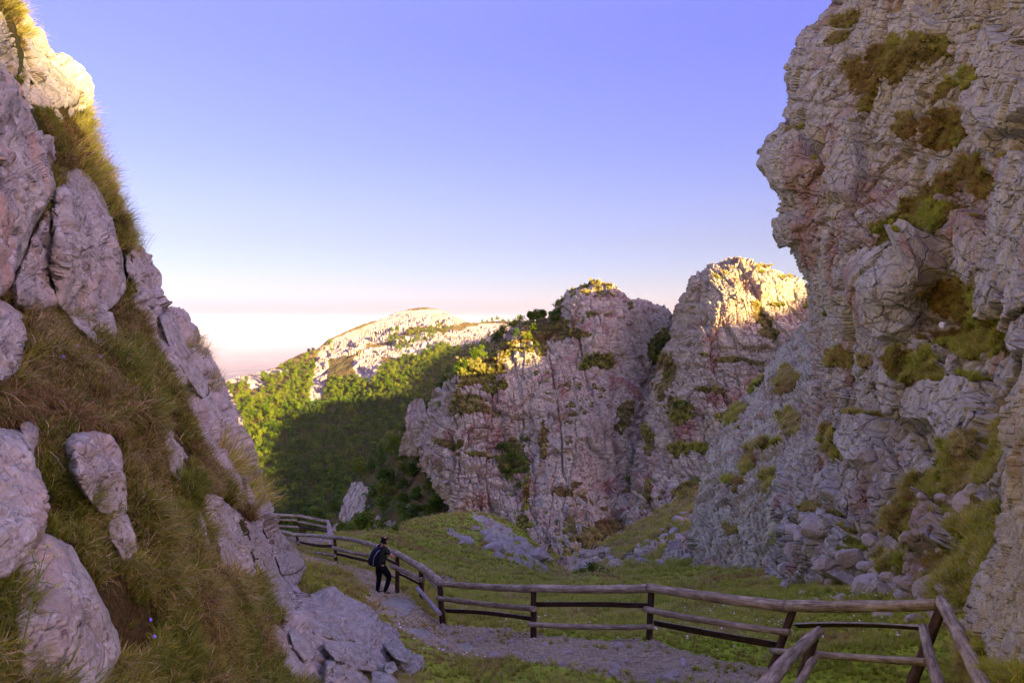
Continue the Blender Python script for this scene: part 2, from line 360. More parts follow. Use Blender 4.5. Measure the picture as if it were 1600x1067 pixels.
def mtn_disp(b, n, PX, PY, D):
    q = b / np.array([1, 1, 1.3])
    rk = sstep(-0.15, 0.3, blobs(PX, PY, ROCK_MTN))
    d = 9 * fbm(q / 110, 5, 11) + rk * (6 * facet(b / np.array([26, 26, 40]), 21, 0.8, 0.3) + 2.5 * facet(b / 9.0, 22))
    d = d * sstep(0, 30, PY - np.interp(PX, [a for a, _ in MT_TOP], [c for _, c in MT_TOP]) + 6) + 2.0 * fbm(b / 16, 3, 5)
    return b + n * d[..., None]
def mtn_veg(pos, n, PX, PY):
    rk = blobs(PX, PY, ROCK_MTN) + 0.25 * fbm(pos / 35, 4, 31)
    return np.clip(0.75 - 1.6 * sstep(-0.25, 0.35, rk) + 0.5 * sstep(0.55, 0.9, n[..., 2]) + 0.25 * fbm(pos / 12, 3, 7), 0, 1)
S = coons([(250, 880), (800, 880), (950, 880)], MT_TOP, [(250, 880), (250, 625)], [(950, 880), (950, 515)], 560, 340)
mtn = relief('distant_mountain', S, dep_mtn, mtn_disp, M_peak, mtn_veg, wrapT=(26, 0, 45, 0.8), wrapL=(14, -60, 0, 0.9))

# ------------------------------------------------------------------ nearer wooded slope left of the cliffs
dep_slope = Depth([(480, 825, 330), (540, 765, 330), (600, 720, 320), (650, 670, 300), (700, 600, 290), (760, 560, 320), (600, 830, 240), (690, 830, 215), (620, 780, 270), (680, 740, 255), (760, 700, 265), (760, 830, 215)])
SL_TOP = [(430, 842), (500, 818), (535, 790), (560, 745), (600, 716), (625, 700), (640, 675), (655, 662), (680, 625), (700, 592), (730, 578), (780, 560)]
ROCK_SL = [(556, 778, 26, 30, 10), (545, 800, 16, 22, 0), (585, 822, 28, 12, 10), (560, 825, 22, 12, 0), (530, 828, 30, 8, 0), (610, 822, 30, 12, 20), (640, 800, 10, 12, 0)]
def sl_disp(b, n, PX, PY, D):
    rk = sstep(-0.1, 0.25, blobs(PX, PY, ROCK_SL))
    d = 5 * fbm(b / 35, 4, 12) + rk * (1.5 + 1.3 * bricks(b[..., 0], b[..., 2], 5.0, 6.0, 41) + 0.8 * bricks(b[..., 0], b[..., 2], 2.0, 2.6, 42))
    return b + n * d[..., None]
def sl_veg(pos, n, PX, PY):
    return np.clip(0.95 - 0.95 * sstep(-0.1, 0.3, blobs(PX, PY, ROCK_SL) + 0.5 * fbm(pos / 4, 4, 3)) + 0.4 * sstep(0.5, 0.9, n[..., 2]), 0, 1)
S = coons([(430, 905), (780, 905)], SL_TOP, [(430, 905), (430, 842)], [(780, 905), (780, 560)], 220, 200)
slope = relief('wooded_hill', S, dep_slope, sl_disp, M_far, sl_veg, wrapT=(16, 0, 40, 0.5), wrapL=(10, -30, 0, 0.4))

# ------------------------------------------------------------------ cliffs
def crease(PX, PY, lines):
    r = np.zeros(PX.shape); w = 5 * vnoise(np.stack([PX / 13, PY / 13, 0 * PX], -1), 5) + 2 * vnoise(np.stack([PX / 4, PY / 4, 0 * PX], -1), 6)
    for wd, dp, pts in lines:
        a = np.array(pts, float); dm = np.full(PX.shape, 1e9)
        for (x0, y0), (x1, y1) in zip(a[:-1], a[1:]):
            vx, vy = x1 - x0, y1 - y0; t = np.clip(((PX + w - x0) * vx + (PY - y0) * vy) / (vx * vx + vy * vy), 0, 1)
            dm = np.minimum(dm, np.hypot(PX + w - x0 - t * vx, PY - y0 - t * vy))
        r = np.maximum(r, 0.20 * dp * np.exp(-dm / (0.38 * wd)))
    return r
def cliff_disp(L, A, seed, strata=1.0, creases=None, fine=True, ang=0.0, slabs=None, pil=1.0, rv=(1.0, 0.12)):
    def f(b, n, PX, PY, D):
        w = b + 0.10 * L * np.stack([fbm(b / (1.1 * L), 4, seed + 1), fbm(b / (1.1 * L), 4, seed + 2), 0.7 * fbm(b / (1.1 * L), 4, seed + 3)], -1)
        w = w + 0.022 * L * np.stack([fbm(b / (0.12 * L), 2, seed + 6), 0 * b[..., 0], fbm(b / (0.12 * L), 2, seed + 7)], -1)
        ca, sa = math.cos(math.radians(ang)), math.sin(math.radians(ang))
        run = w[..., 0] * rv[0] + w[..., 1] * rv[1]
        s_ = run * ca + w[..., 2] * sa; z_ = -run * sa + w[..., 2] * ca
        st = strata(b, PX, PY) if callable(strata) else strata
        d = A * 0.75 * fbm(b / (2.4 * L), 3, seed + 5)
        e, r, o, _ = cells1(s_ / L + 0.5 * fbm(w / (3.2 * L), 2, seed + 9), seed)
        d = d + pil * A * (0.75 * (r - 0.5) + 0.30 * (0.25 - o * o) + 0.5 * (np.modf(r * 17.3)[0] - 0.5) * o - 0.6 * np.exp(-e / 0.035) * sstep(-0.25, 0.25, fbm(b / (0.8 * L), 2, seed + 17)))
        e, r, o, _ = cells1(s_ / (0.36 * L) + 0.8 * fbm(w / (1.5 * L), 2, seed + 12), seed + 31)
        gate = sstep(-0.15, 0.25, fbm(b / (1.2 * L), 2, seed + 14))
        d = d + pil * A * 0.40 * ((r - 0.5) - 0.7 * np.exp(-e / 0.07)) * (0.4 + 0.6 * gate)
        d = d + 0.42 * A * facet(w / np.array([0.62 * L, 0.62 * L, 0.62 * L]), seed + 10, 0.9, 0.3, 0.03)
        d = d + st * A * 0.30 * bricks(s_, z_, 0.34 * L, 0.42 * L, seed + 40, 0.05)
        d = d + st * A * 0.20 * bricks(s_, z_, 0.125 * L, 0.20 * L, seed + 50, 0.09) * (0.35 + 0.65 * sstep(-0.2, 0.2, fbm(b / (0.9 * L), 2, seed + 15)))
        if fine:
            d = d + 0.10 * A * facet(w / np.array([0.16 * L, 0.16 * L, 0.12 * L]), seed + 20, 0.9, 0.3, 0.05) + 0.035 * A * facet(w / (0.055 * L), seed + 21, 0.9, 0.2, 0.08)
        if creases: d = d - crease(PX, PY, creases) * A
        if slabs:
            wob = 5 * fbm(np.stack([PX / 16, PY / 16, 0 * PX], -1), 3, 9)
            for hgt, keep, pts in slabs:
                m = blur(inpoly(PX + wob, PY + wob, pts).astype(float), 1)
                d = d * (1 - m * (1 - keep)) + m * hgt * A
        return b + n * d[..., None]
    return f
def cliff_veg(bl, thr=0.62, s=6.0, amt=0.75, seed=3):
    def f(pos, n, PX, PY):
        nb = blur(n, 2)
        return np.clip(amt * sstep(thr, thr + 0.3, nb[..., 2] + 0.25 * fbm(pos / s, 3, seed)) + 1.2 * sstep(0.0, 0.4, blobs(PX, PY, bl) + 0.75 * fbm(pos / (0.5 * s), 5, seed + 1, 0.62)), 0, 1)
    return f
CR1 = [(5, 1.6, [(826, 575), (832, 640), (828, 700), (835, 760), (838, 850)]), (4, 1.2, [(860, 510), (866, 580), (862, 640), (850, 700)]), (4, 1.4, [(904, 520), (898, 580), (902, 650), (893, 720), (880, 800)]),
       (6, 2.2, [(962, 560), (958, 620), (956, 680), (968, 740), (962, 800)]), (8, 2.6, [(1046, 505), (1036, 545), (1018, 590), (998, 640), (985, 690)]), (4, 1.2, [(925, 470), (930, 520), (925, 580)]), (4, 1.3, [(1000, 480), (1002, 540), (990, 600)]),
       (3, 1.0, [(745, 640), (742, 700), (748, 780)]), (4, 1.3, [(790, 640), (780, 700), (788, 770), (800, 850)]), (3, 1.0, [(930, 650), (925, 720), (935, 800)]), (5, 1.6, [(870, 720), (862, 780), (850, 860)])]
CR2 = [(5, 1.6, [(1105, 425), (1096, 470), (1088, 520), (1082, 570)]), (6, 2.0, [(1060, 560), (1050, 620), (1040, 700), (1035, 790)]), (4, 1.0, [(1160, 420), (1168, 470), (1162, 540)]), (3, 0.9, [(1208, 430), (1214, 480), (1204, 540)]),
       (5, 1.5, [(1110, 590), (1098, 650), (1092, 720), (1080, 780)]), (3, 1.0, [(1090, 660), (1140, 655)]), (3, 0.8, [(1095, 480), (1180, 484), (1250, 492)]), (3, 0.8, [(1085, 540), (1200, 545)])]
CRD = [(5, 1.8, [(1290, 190), (1300, 260), (1330, 330), (1370, 380)]), (5, 1.2, [(1245, 205), (1262, 300), (1290, 380), (1300, 480)]), (6, 2.0, [(1505, 40), (1512, 120), (1540, 170), (1600, 220)]), (5, 1.6, [(1565, 250), (1572, 330), (1590, 420), (1590, 560)]),
       (5, 1.6, [(1310, 560), (1330, 640), (1320, 720)]), (5, 1.6, [(1385, 560), (1382, 640), (1420, 670), (1420, 730)]), (4, 1.4, [(1498, 590), (1496, 650), (1505, 700)]), (4, 1.4, [(1420, 665), (1500, 662)]), (5, 1.4, [(1320, 732), (1400, 738), (1470, 735)]),
       (5, 1.4, [(1300, 745), (1290, 830), (1320, 900)]), (4, 1.3, [(1470, 380), (1520, 330), (1560, 370)]), (4, 1.2, [(1400, 20), (1370, 80), (1330, 140)]), (4, 1.2, [(1545, 580), (1552, 640), (1540, 680)])]
SLD = [(0.55, 0.45, [(1322, 422), (1345, 402), (1380, 392), (1420, 396), (1446, 412), (1450, 450), (1440, 490), (1412, 520), (1375, 530), (1345, 505), (1328, 460)]), (1.20, 0.45, [(1395, 380), (1440, 362), (1462, 372), (1464, 420), (1446, 450), (1420, 440)]), (0.75, 0.45, [(1500, 330), (1530, 330), (1560, 350), (1580, 400), (1590, 470), (1560, 520), (1530, 470), (1505, 390)]), (0.75, 0.45, [(1504, 60), (1560, 40), (1620, 90), (1640, 170), (1590, 210), (1540, 170), (1505, 120)]), (0.75, 0.45, [(1575, 250), (1620, 240), (1650, 300), (1650, 560), (1610, 560), (1590, 440), (1566, 330)]), (0.75, 0.45, [(1420, 610), (1440, 596), (1494, 600), (1496, 656), (1470, 664), (1424, 662)]), (0.75, 0.45, [(1498, 600), (1520, 590), (1552, 600), (1558, 660), (1540, 730), (1505, 725), (1494, 670)]), (0.75, 0.45, [(1338, 650), (1372, 648), (1382, 700), (1378, 738), (1350, 735), (1334, 700)]), (0.75, 0.45, [(1276, 808), (1300, 800), (1322, 812), (1326, 860), (1312, 905), (1290, 900), (1274, 850)]), (0.75, 0.45, [(1405, 30), (1440, 10), (1470, 40), (1470, 80), (1430, 90), (1400, 70)]), (0.75, 0.45, [(1290, 240), (1310, 200), (1345, 200), (1352, 260), (1340, 320), (1310, 310)]), (0.60, 0.45, [(1206, 226), (1238, 208), (1262, 220), (1270, 262), (1250, 300), (1222, 290), (1204, 258)]), (0.75, 0.45, [(1224, 338), (1250, 332), (1266, 350), (1256, 378), (1234, 374)]), (0.75, 0.45, [(1285, 745), (1316, 740), (1320, 780), (1300, 790), (1282, 776)]), (0.75, 0.45, [(1395, 560), (1415, 548), (1420, 640), (1400, 660), (1386, 620)]), (0.75, 0.45, [(1545, 140), (1580, 200), (1560, 240), (1530, 200)]), (0.75, 0.45, [(1430, 800), (1470, 790), (1500, 820), (1490, 860), (1450, 870), (1425, 840)])]
# peak one, with its banded left buttress
dep_c1 = Depth([(655, 700, 222), (672, 625, 236), (700, 594, 240), (700, 720, 205), (715, 812, 190), (760, 560, 244), (800, 505, 262), (850, 490, 268), (890, 482, 258), (950, 449, 264), (950, 480, 254), (900, 530, 240), (945, 520, 240), (1000, 500, 264), (1045, 500, 274), (770, 700, 212), (790, 850, 172), (860, 888, 150),
                (860, 560, 238), (940, 560, 236), (860, 700, 206), (940, 700, 208), (1000, 620, 232), (1040, 600, 250), (1060, 560, 262), (980, 760, 205), (900, 850, 165), (1000, 880, 165), (830, 690, 214), (730, 650, 216)])
C1_TOP = [(676, 622), (688, 604), (700, 594), (716, 572), (732, 566), (748, 563), (760, 552), (775, 538), (790, 527), (800, 512), (815, 505), (845, 500), (872, 492), (880, 478), (890, 466), (905, 456), (930, 448), (950, 446), (968, 449), (980, 458), (1000, 468), (1022, 482), (1040, 495), (1062, 510), (1100, 530)]
V1 = [(745, 570, 50, 30, -30), (720, 625, 40, 16, -5), (850, 510, 45, 22, -15), (800, 715, 26, 32, 0), (822, 770, 8, 40, 10), (905, 520, 30, 8, 10), (935, 565, 30, 16, 0), (730, 640, 48, 10, 3), (700, 690, 40, 8, 5), (745, 712, 40, 7, 5), (790, 540, 20, 15, -30),
      (1030, 540, 18, 30, 20), (975, 650, 14, 40, 20), (850, 690, 10, 40, 0), (880, 770, 22, 8, 10), (940, 830, 60, 16, -30), (840, 870, 20, 20, 0), (900, 880, 40, 12, 0), (815, 825, 10, 30, 0), (768, 600, 30, 16, 0), (858, 480, 30, 20, 0)]
S = coons([(716, 900), (800, 905), (1100, 910)], C1_TOP, [(716, 900), (712, 815), (690, 795), (668, 762), (656, 730), (652, 700), (658, 665), (668, 640), (676, 622)], [(1100, 910), (1100, 530)], 520, 480)
c1 = relief('left_peak_cliff', S, dep_c1, cliff_disp(10.0, 3.2, 100, lambda b, PX, PY: 0.5 + 1.4 * sstep(830, 760, PX), CR1), M_far, cliff_veg(V1, 0.60, 8, 0.7), wrapT=(18, 0, 40, 0.35), wrapL=(18, 40, 0, 0.25), round_=[('L', 45, 0.10), ('T', 22, 0.06)])
# peak two
dep_c2 = Depth([(1050, 500, 240), (1080, 430, 232), (1120, 412, 228), (1180, 412, 226), (1260, 445, 224), (1320, 470, 224), (1000, 650, 215), (975, 760, 195), (965, 880, 165), (1060, 600, 205), (1080, 520, 214), (1120, 480, 212), (1200, 500, 208), (1180, 620, 190), (1080, 700, 188), (1060, 820, 165), (1240, 650, 180), (1300, 600, 185), (1180, 780, 160), (1320, 880, 140), (1100, 880, 150), (1045, 650, 198), (1140, 560, 200)])
C2_TOP = [(1050, 505), (1056, 478), (1066, 462), (1078, 448), (1080, 430), (1095, 424), (1108, 412), (1130, 408), (1155, 408), (1178, 414), (1205, 419), (1228, 426), (1245, 430), (1258, 440), (1268, 450), (1285, 462), (1330, 480)]
V2 = [(1040, 590, 16, 50, 15), (1060, 640, 26, 26, 0), (1110, 610, 40, 8, 5), (1200, 520, 26, 9, 15), (1190, 490, 12, 30, -30), (1150, 560, 60, 6, 5), (1130, 650, 30, 9, 0), (1060, 700, 22, 16, 0), (1010, 690, 12, 30, 0), (1100, 700, 40, 10, 10), (1230, 560, 40, 22, -40), (1165, 690, 30, 20, 0), (1070, 760, 40, 12, -30), (1210, 478, 22, 5, 5), (1010, 760, 10, 24, 0), (1262, 480, 12, 10, 0), (1235, 620, 40, 40, 0)]
S = coons([(955, 910), (1330, 910)], C2_TOP, [(955, 910), (965, 840), (978, 760), (992, 690), (1005, 640), (1030, 585), (1045, 540), (1050, 505)], [(1330, 910), (1330, 480)], 460, 520)
c2 = relief('right_peak_cliff', S, dep_c2, cliff_disp(9.0, 2.6, 200, 1.0, CR2), M_far, cliff_veg([(a, b, c * 0.85, d * 0.85, e) for a, b, c, d, e in V2], 0.62, 7, 0.7), wrapT=(18, 0, 40, 0.35), wrapL=(18, 40, 0, 0.25), round_=[('L', 30, 0.05), ('T', 14, 0.04)])
# pinnacle on the wooded slope
# crag in the middle distance
dep_c3 = Depth([(1085, 890, 62), (1084, 840, 70), (1100, 740, 92), (1140, 650, 112), (1200, 575, 130), (1275, 500, 140), (1240, 905, 42), (1180, 800, 66), (1240, 700, 78), (1300, 600, 92), (1340, 500, 100), (1330, 900, 36), (1160, 895, 52), (1340, 750, 55)])
C3_TOP = [(1096, 790), (1100, 745), (1112, 705), (1135, 660), (1165, 618), (1190, 590), (1215, 560), (1240, 535), (1262, 500), (1280, 470), (1340, 440)]
V3 = [(1150, 650, 22, 30, 30), (1240, 665, 24, 30, 0), (1295, 690, 24, 34, 0), (1230, 600, 30, 34, 30), (1180, 600, 30, 16, -30), (1205, 760, 16, 30, 20), (1170, 720, 14, 40, 10), (1270, 800, 14, 16, 0), (1230, 850, 14, 30, 20), (1140, 820, 16, 12, 0), (1200, 700, 30, 10, 0), (1310, 600, 26, 12, 0), (1150, 760, 30, 8, 0)]
S = coons([(1070, 925), (1240, 930), (1400, 940)], C3_TOP, [(1070, 925), (1084, 885), (1082, 840), (1096, 790)], [(1400, 940), (1340, 440)], 330, 430)
c3 = relief('middle_crag', S, dep_c3, cliff_disp(3.6, 1.35, 300, 1.0, None, True, 12.0, None, 0.8, (1.0, -0.35)), M_mid, cliff_veg([(a, b, c * 0.7, d * 0.7, e) for a, b, c, d, e in V3], 0.72, 3, 0.6), wrapT=(14, 0, 30, 0.3), wrapL=(14, 30, 0, 0.3), round_=[('L', 30, 0.08), ('T', 20, 0.05)])
# the great right-hand cliff
dep_d = Depth([(1300, -60, 50), (1250, 120, 48), (1205, 240, 46), (1240, 380, 44), (1275, 520, 43), (1270, 650, 42), (1240, 760, 41), (1210, 880, 39), (1330, 925, 25), (1420, 930, 20), (1520, 930, 14.5), (1640, 930, 11.5),
               (1400, -60, 43), (1400, 100, 40), (1380, 300, 37), (1370, 450, 32), (1450, 480, 31), (1350, 600, 33), (1340, 700, 32), (1330, 820, 28.5), (1420, 640, 29), (1500, 600, 26), (1640, 600, 18), (1560, 700, 21), (1450, 740, 25.5), (1480, 820, 20), (1500, 880, 17),
               (1500, 100, 34), (1500, 300, 31), (1640, 300, 22), (1640, 0, 26), (1540, 450, 27), (1600, 800, 13.5)])
D_LEFT = [(1195, 1000), (1190, 930), (1200, 890), (1225, 850), (1215, 790), (1230, 720), (1262, 660), (1285, 610), (1275, 560), (1280, 520), (1272, 480), (1266, 440), (1256, 405), (1243, 378), (1226, 360), (1228, 340), (1224, 312), (1214, 285), (1203, 262), (1202, 236), (1208, 220), (1238, 205), (1246, 186), (1236, 176), (1248, 150), (1246, 120), (1256, 92), (1262, 66), (1282, 40), (1300, 20), (1316, 0), (1330, -60), (1335, -150)]
VD = [(1400, 90, 60, 34, -15), (1345, 120, 30, 30, 0), (1455, 75, 50, 22, -20), (1475, 200, 34, 40, 20), (1420, 200, 20, 26, 0), (1462, 290, 60, 22, -35), (1540, 290, 50, 26, 10), (1430, 335, 70, 30, -20), (1500, 260, 40, 26, 0), (1490, 470, 60, 44, 20), (1500, 520, 70, 50, 20), (1440, 570, 40, 44, 0), (1540, 130, 30, 26, 0),
      (1320, 30, 30, 10, -30), (1305, 60, 22, 8, -30), (1255, 200, 14, 8, 0), (1520, 740, 60, 30, 10), (1450, 760, 60, 30, 0), (1420, 820, 60, 34, 0), (1540, 820, 36, 44, 0), (1480, 880, 40, 20, 0), (1300, 690, 20, 30, 0), (1265, 800, 16, 20, 0), (1390, 880, 30, 20, 0), (1580, 700, 30, 50, 20), (1310, 560, 24, 18, 0), (1500, 930, 60, 20, 0), (1550, 900, 26, 56, 0), (1345, 565, 16, 14, 0), (1370, 140, 60, 10, -60), (1470, 140, 40, 14, -60)]
def d_disp(b, n, PX, PY, D):
    L = 4.2; p = cliff_disp(L, 0.95, 400, 1.15, CRD, True, -18.0, SLD, 0.8, (0.15, -1.0))(b, n, PX, PY, D)
    cave = np.exp(-(((PX - 1281) / 17) ** 2 + ((PY - 230) / 20) ** 2) ** 2) * 2.2
    cave = cave + np.exp(-(((PX - 1480) / 60) ** 2 + ((PY - 480) / 50) ** 2) ** 2) * 0.8
    rub = sstep(700, 820, PY) * 0.35
    return p - n * cave[..., None] + n * (rub * facet(b / 0.9, 444, 0.8, 0.8, 0.15))[..., None]
S = coons([(1195, 1000), (1420, 1010), (1760, 1100)], [(1335, -150), (1760, -150)], D_LEFT, [(1760, 1100), (1760, -150)], 520, 860)
dd = relief('right_cliff', S, dep_d, d_disp, M_crag, cliff_veg(VD, 0.62, 2.0, 0.7), wrapL=(26, 60, 0, 0.45), round_=[('L', 50, 0.07)])
# near buttress at the right edge
dep_e = Depth([(1600, 560, 8.2), (1590, 640, 8.2), (1575, 760, 8.4), (1540, 880, 8.6), (1515, 985, 8.6), (1560, 1100, 7.4), (1760, 560, 5.8), (1760, 1100, 5.2), (1640, 800, 7.0), (2050, 560, 5.0), (2050, 1100, 4.4)])
S = coons([(1530, 1200), (2050, 1200)], [(1625, 480), (1760, 300), (2050, 200)], [(1530, 1200), (1528, 1100), (1535, 1045), (1512, 990), (1522, 955), (1540, 890), (1562, 850), (1572, 770), (1582, 710), (1588, 645), (1604, 600), (1625, 480)], [(2050, 1200), (2050, 200)], 250, 420)
ee = relief('near_buttress', S, dep_e, cliff_disp(1.3, 0.24, 500, 0.2, None, True, 0, None, 0.8, (0.4, -1.0)), M_near, cliff_veg([(1560, 1060, 50, 20, 0), (1530, 1030, 20, 30, 0)], 0.75, 0.5), wrapL=(16, 40, 0, 0.5), wrapT=(10, 0, 30, .3), round_=[('L', 34, 0.10)])

# ------------------------------------------------------------------ grass valley, mound, talus
dep_g = Depth([(1465, 1062, 10.2), (1204, 1048, 13.2), (1018, 1001, 15.5), (834, 996, 16.5), (692, 978, 20), (659, 940, 22.6), (621, 927, 25), (597, 928, 24.6), (526, 881, 31), (469, 853, 37), (440, 868, 33), (800, 1067, 11.7), (1000, 1067, 11.9), (600, 1067, 10.6), (500, 1067, 9.8), (1300, 1067, 11), (1600, 1067, 7.7),
               (1520, 960, 13.8), (1420, 940, 19.5), (1330, 926, 25.5), (1240, 907, 37), (1090, 893, 58), (960, 896, 62), (900, 902, 58), (870, 893, 72), (760, 900, 48), (700, 890, 45), (620, 860, 50), (560, 842, 56), (520, 836, 60), (740, 802, 98), (640, 817, 84), (700, 850, 68), (800, 840, 82), (840, 860, 76),
               (300, 1067, 8), (100, 1067, 6), (400, 900, 25), (300, 870, 30), (800, 1300, 6.2), (0, 1300, 4.0), (1600, 1300, 5.2), (1150, 950, 24), (900, 950, 27), (1300, 960, 18.5), (560, 960, 17.5), (520, 1000, 13.5), (640, 1010, 15)])
G_TOP = [(300, 842), (440, 840), (520, 833), (560, 832), (600, 830), (622, 824), (640, 814), (680, 806), (710, 801), (740, 799), (770, 803), (795, 815), (820, 834), (845, 860), (865, 888), (880, 897), (920, 897), (960, 894), (1080, 888), (1200, 893), (1240, 900), (1330, 915), (1420, 925), (1520, 925), (1700, 915)]
PATH = [(1240, 1100), (1215, 1048), (1100, 1024), (1020, 1004), (940, 1000), (834, 992), (760, 984), (700, 976), (672, 962), (650, 945), (636, 928), (620, 918), (600, 905), (575, 893), (545, 884), (515, 877), (485, 869), (460, 862), (430, 858), (430, 872), (470, 880), (510, 890), (545, 902), (568, 920), (580, 945), (600, 965), (628, 985), (660, 1008), (720, 1028), (800, 1030), (880, 1042), (960, 1058), (1010, 1075), (1030, 1100)]
PAD = [(428, 842), (470, 838), (512, 838), (520, 846), (500, 856), (440, 852)]
GROCK = [(790, 850, 60, 20, 38), (830, 870, 40, 14, 45), (770, 820, 50, 10, 25), (720, 840, 30, 8, 20), (700, 905, 30, 5, 0), (610, 955, 24, 14, 0)]
def g_disp(b, n, PX, PY, D):
    Db = D
    d = 0.10 * fbm(b / 1.6, 4, 61) * np.clip(Db / 14, 0.5, 3.5) + 0.03 * fbm(b / 0.3, 3, 62)
    rk = sstep(0.1, 0.4, blobs(PX, PY, GROCK) + 0.55 * fbm(b / 1.3, 4, 1)) * sstep(30, 50, D)
    d = d + rk * (0.10 + 0.30 * facet(b / 1.3, 63, 1.0, 0.3) + 0.15 * facet(b / 0.5, 64))
    q = b.copy(); q[..., 2] += d; return q
def g_veg(pos, n, PX, PY):
    return np.clip(1.05 - 0.85 * sstep(0.1, 0.4, blobs(PX, PY, GROCK) + 0.55 * fbm(pos / 1.3, 4, 1)) + 0.1 * fbm(pos / 1.3, 3, 2), 0, 1)
M_meadow = rock_mat('meadow_turf', 1.3, (0.30, 0.245, 0.19), (0.64, 0.58, 0.32), (0.30, 0.19, 0.10), 0.4, True, ((0.16, 0.25, 0.008), (0.40, 0.50, 0.02), (0.46, 0.42, 0.035)), 0.6)
S = coons([(300, 1400), (1700, 1400)], G_TOP, [(300, 1400), (300, 842)], [(1700, 1400), (1700, 915)], 640, 520)
# more rows where the sheet runs away from the eye
tt = np.linspace(0, 1, 520); rows = np.interp(1 - (1 - tt) ** 1.0, np.linspace(0, 1, 520), np.arange(520))
S_g = S
PXg, PYg = S_g[..., 0], S_g[..., 1]
gnd = relief('meadow', S_g, dep_g, g_disp, M_meadow, g_veg, wrapT=(24, 0, 60, 0.7))
wob = 16 * fbm(np.stack([gnd.PX / 22, gnd.PY / 9, 0 * gnd.PX], -1), 4, 77, 0.65)
PATHMASK = inpoly(gnd.PX + wob, gnd.PY + wob * 0.5, PATH) | inpoly(gnd.PX, gnd.PY, PAD)
def split_path():
    """the gravel path takes its faces out of the meadow sheet"""
    nv, nu = gnd.PX.shape; q = gridq(nv, nu)
    m = PATHMASK.reshape(-1)[q].mean(1) > 0.5
    co = gnd.pos.reshape(-1, 3)
    up = np.cross(co[q[:, 1]] - co[q[:, 0]], co[q[:, 3]] - co[q[:, 0]])[:, 2].mean() < 0
    if up: q = q[:, ::-1]
    gnd.o.data = fastmesh('meadow', co, q[~m], M_meadow, True, {'veg': gnd.veg})
    qp = q[m]; u, inv = np.unique(qp, return_inverse=True)
    tag(link('gravel_path', fastmesh('gravel_path', co[u], inv.reshape(-1, 4), M_gravel)), kind='structure')
split_path()
dep_t = Depth([(870, 895, 82), (950, 895, 80), (1090, 900, 72), (900, 880, 110), (960, 850, 135), (1030, 800, 160), (1085, 765, 170), (1110, 850, 105), (1020, 860, 110), (880, 905, 78), (860, 870, 150)])
VT = [(1040, 820, 60, 22, -30), (980, 870, 70, 14, -15), (1080, 790, 40, 30, -30)]
RT = [(1000, 868, 60, 6, -22), (1060, 868, 30, 16, -30), (930, 872, 30, 12, -20), (900, 885, 30, 8, 0)]
S = coons([(845, 925), (1130, 925)], [(850, 872), (880, 876), (915, 868), (950, 850), (990, 822), (1030, 796), (1065, 775), (1100, 745), (1130, 730)], [(845, 925), (850, 872)], [(1130, 925), (1130, 730)], 200, 150)
tal = relief('talus_hill', S, dep_t, lambda b, n, PX, PY, D: b + n * (1.2 * fbm(b / 8, 4, 71) + 1.0 * sstep(-0.2, 0.3, blobs(PX, PY, RT)) * (0.4 + facet(b / 2.4, 72)) + 0.25 * facet(b / 1.2, 73))[..., None], M_far,
             lambda pos, n, PX, PY: np.clip(1.0 - 1.1 * sstep(-0.2, 0.25, blobs(PX, PY, RT) + 0.2 * fbm(pos / 4, 3, 2)), 0, 1))

# ------------------------------------------------------------------ left crag: the steep bank the boulders sit in
dep_a = Depth([(-120, -60, 7.5), (0, -40, 9), (40, 30, 11.5), (130, 150, 12.5), (60, 120, 10), (0, 60, 8), (150, 240, 12), (245, 480, 11.5), (300, 560, 12.2), (345, 640, 13), (385, 730, 14.5), (418, 800, 17), (478, 880, 21), (-120, 300, 5.6), (0, 300, 6.6), (80, 300, 8), (150, 400, 9), (100, 500, 7.2), (0, 560, 5.3), (-120, 600, 4.4),
               (150, 600, 6.2), (250, 600, 8.0), (200, 700, 6.0), (0, 750, 4.4), (-120, 800, 3.6), (150, 820, 5.0), (260, 800, 6.4), (340, 760, 9.5), (380, 850, 10), (440, 920, 12), (300, 900, 6.6), (100, 950, 4.2), (0, 1000, 3.6), (-120, 1100, 2.9), (200, 1000, 4.9), (300, 1067, 5.8), (420, 1040, 8.2), (500, 1060, 9.2), (600, 1080, 10.4), (-120, 1300, 2.4), (300, 1300, 4.0), (640, 1300, 6.0), (520, 980, 11.8), (640, 1040, 11.6)])
A_R = [(700, 1400), (640, 1090), (640, 1050), (600, 1000), (560, 970), (520, 945), (478, 935), (462, 915), (476, 890), (470, 866), (442, 842), (420, 808), (412, 775), (388, 738), (372, 700), (356, 668), (344, 640), (330, 604), (310, 566), (292, 534), (272, 500), (252, 492), (244, 470), (236, 438), (206, 388), (186, 342), (166, 296), (146, 256), (128, 210), (132, 172), (122, 142), (96, 112), (64, 84), (56, 52), (34, 28), (16, 4), (-10, -40), (-30, -150)]
CREST = [(200, 380), (236, 430), (246, 480), (275, 495), (330, 600), (372, 690), (418, 800), (480, 885), (470, 960), (430, 880), (380, 800), (330, 730), (280, 640), (245, 550), (205, 480)]
FORE = [(430, 1067), (440, 960), (500, 935), (560, 960), (610, 1000), (650, 1060), (640, 1100)]
def a_rock(PX, PY, pos):
    w = 10 * fbm(pos / 0.9, 3, 8)
    r = inpoly(PX + w, PY + w, CREST) | inpoly(PX + w * 1.5, PY + w * 1.5, FORE)
    top = (PY < 172) & (PX > 28)
    return blur((r | top).astype(float), 3)
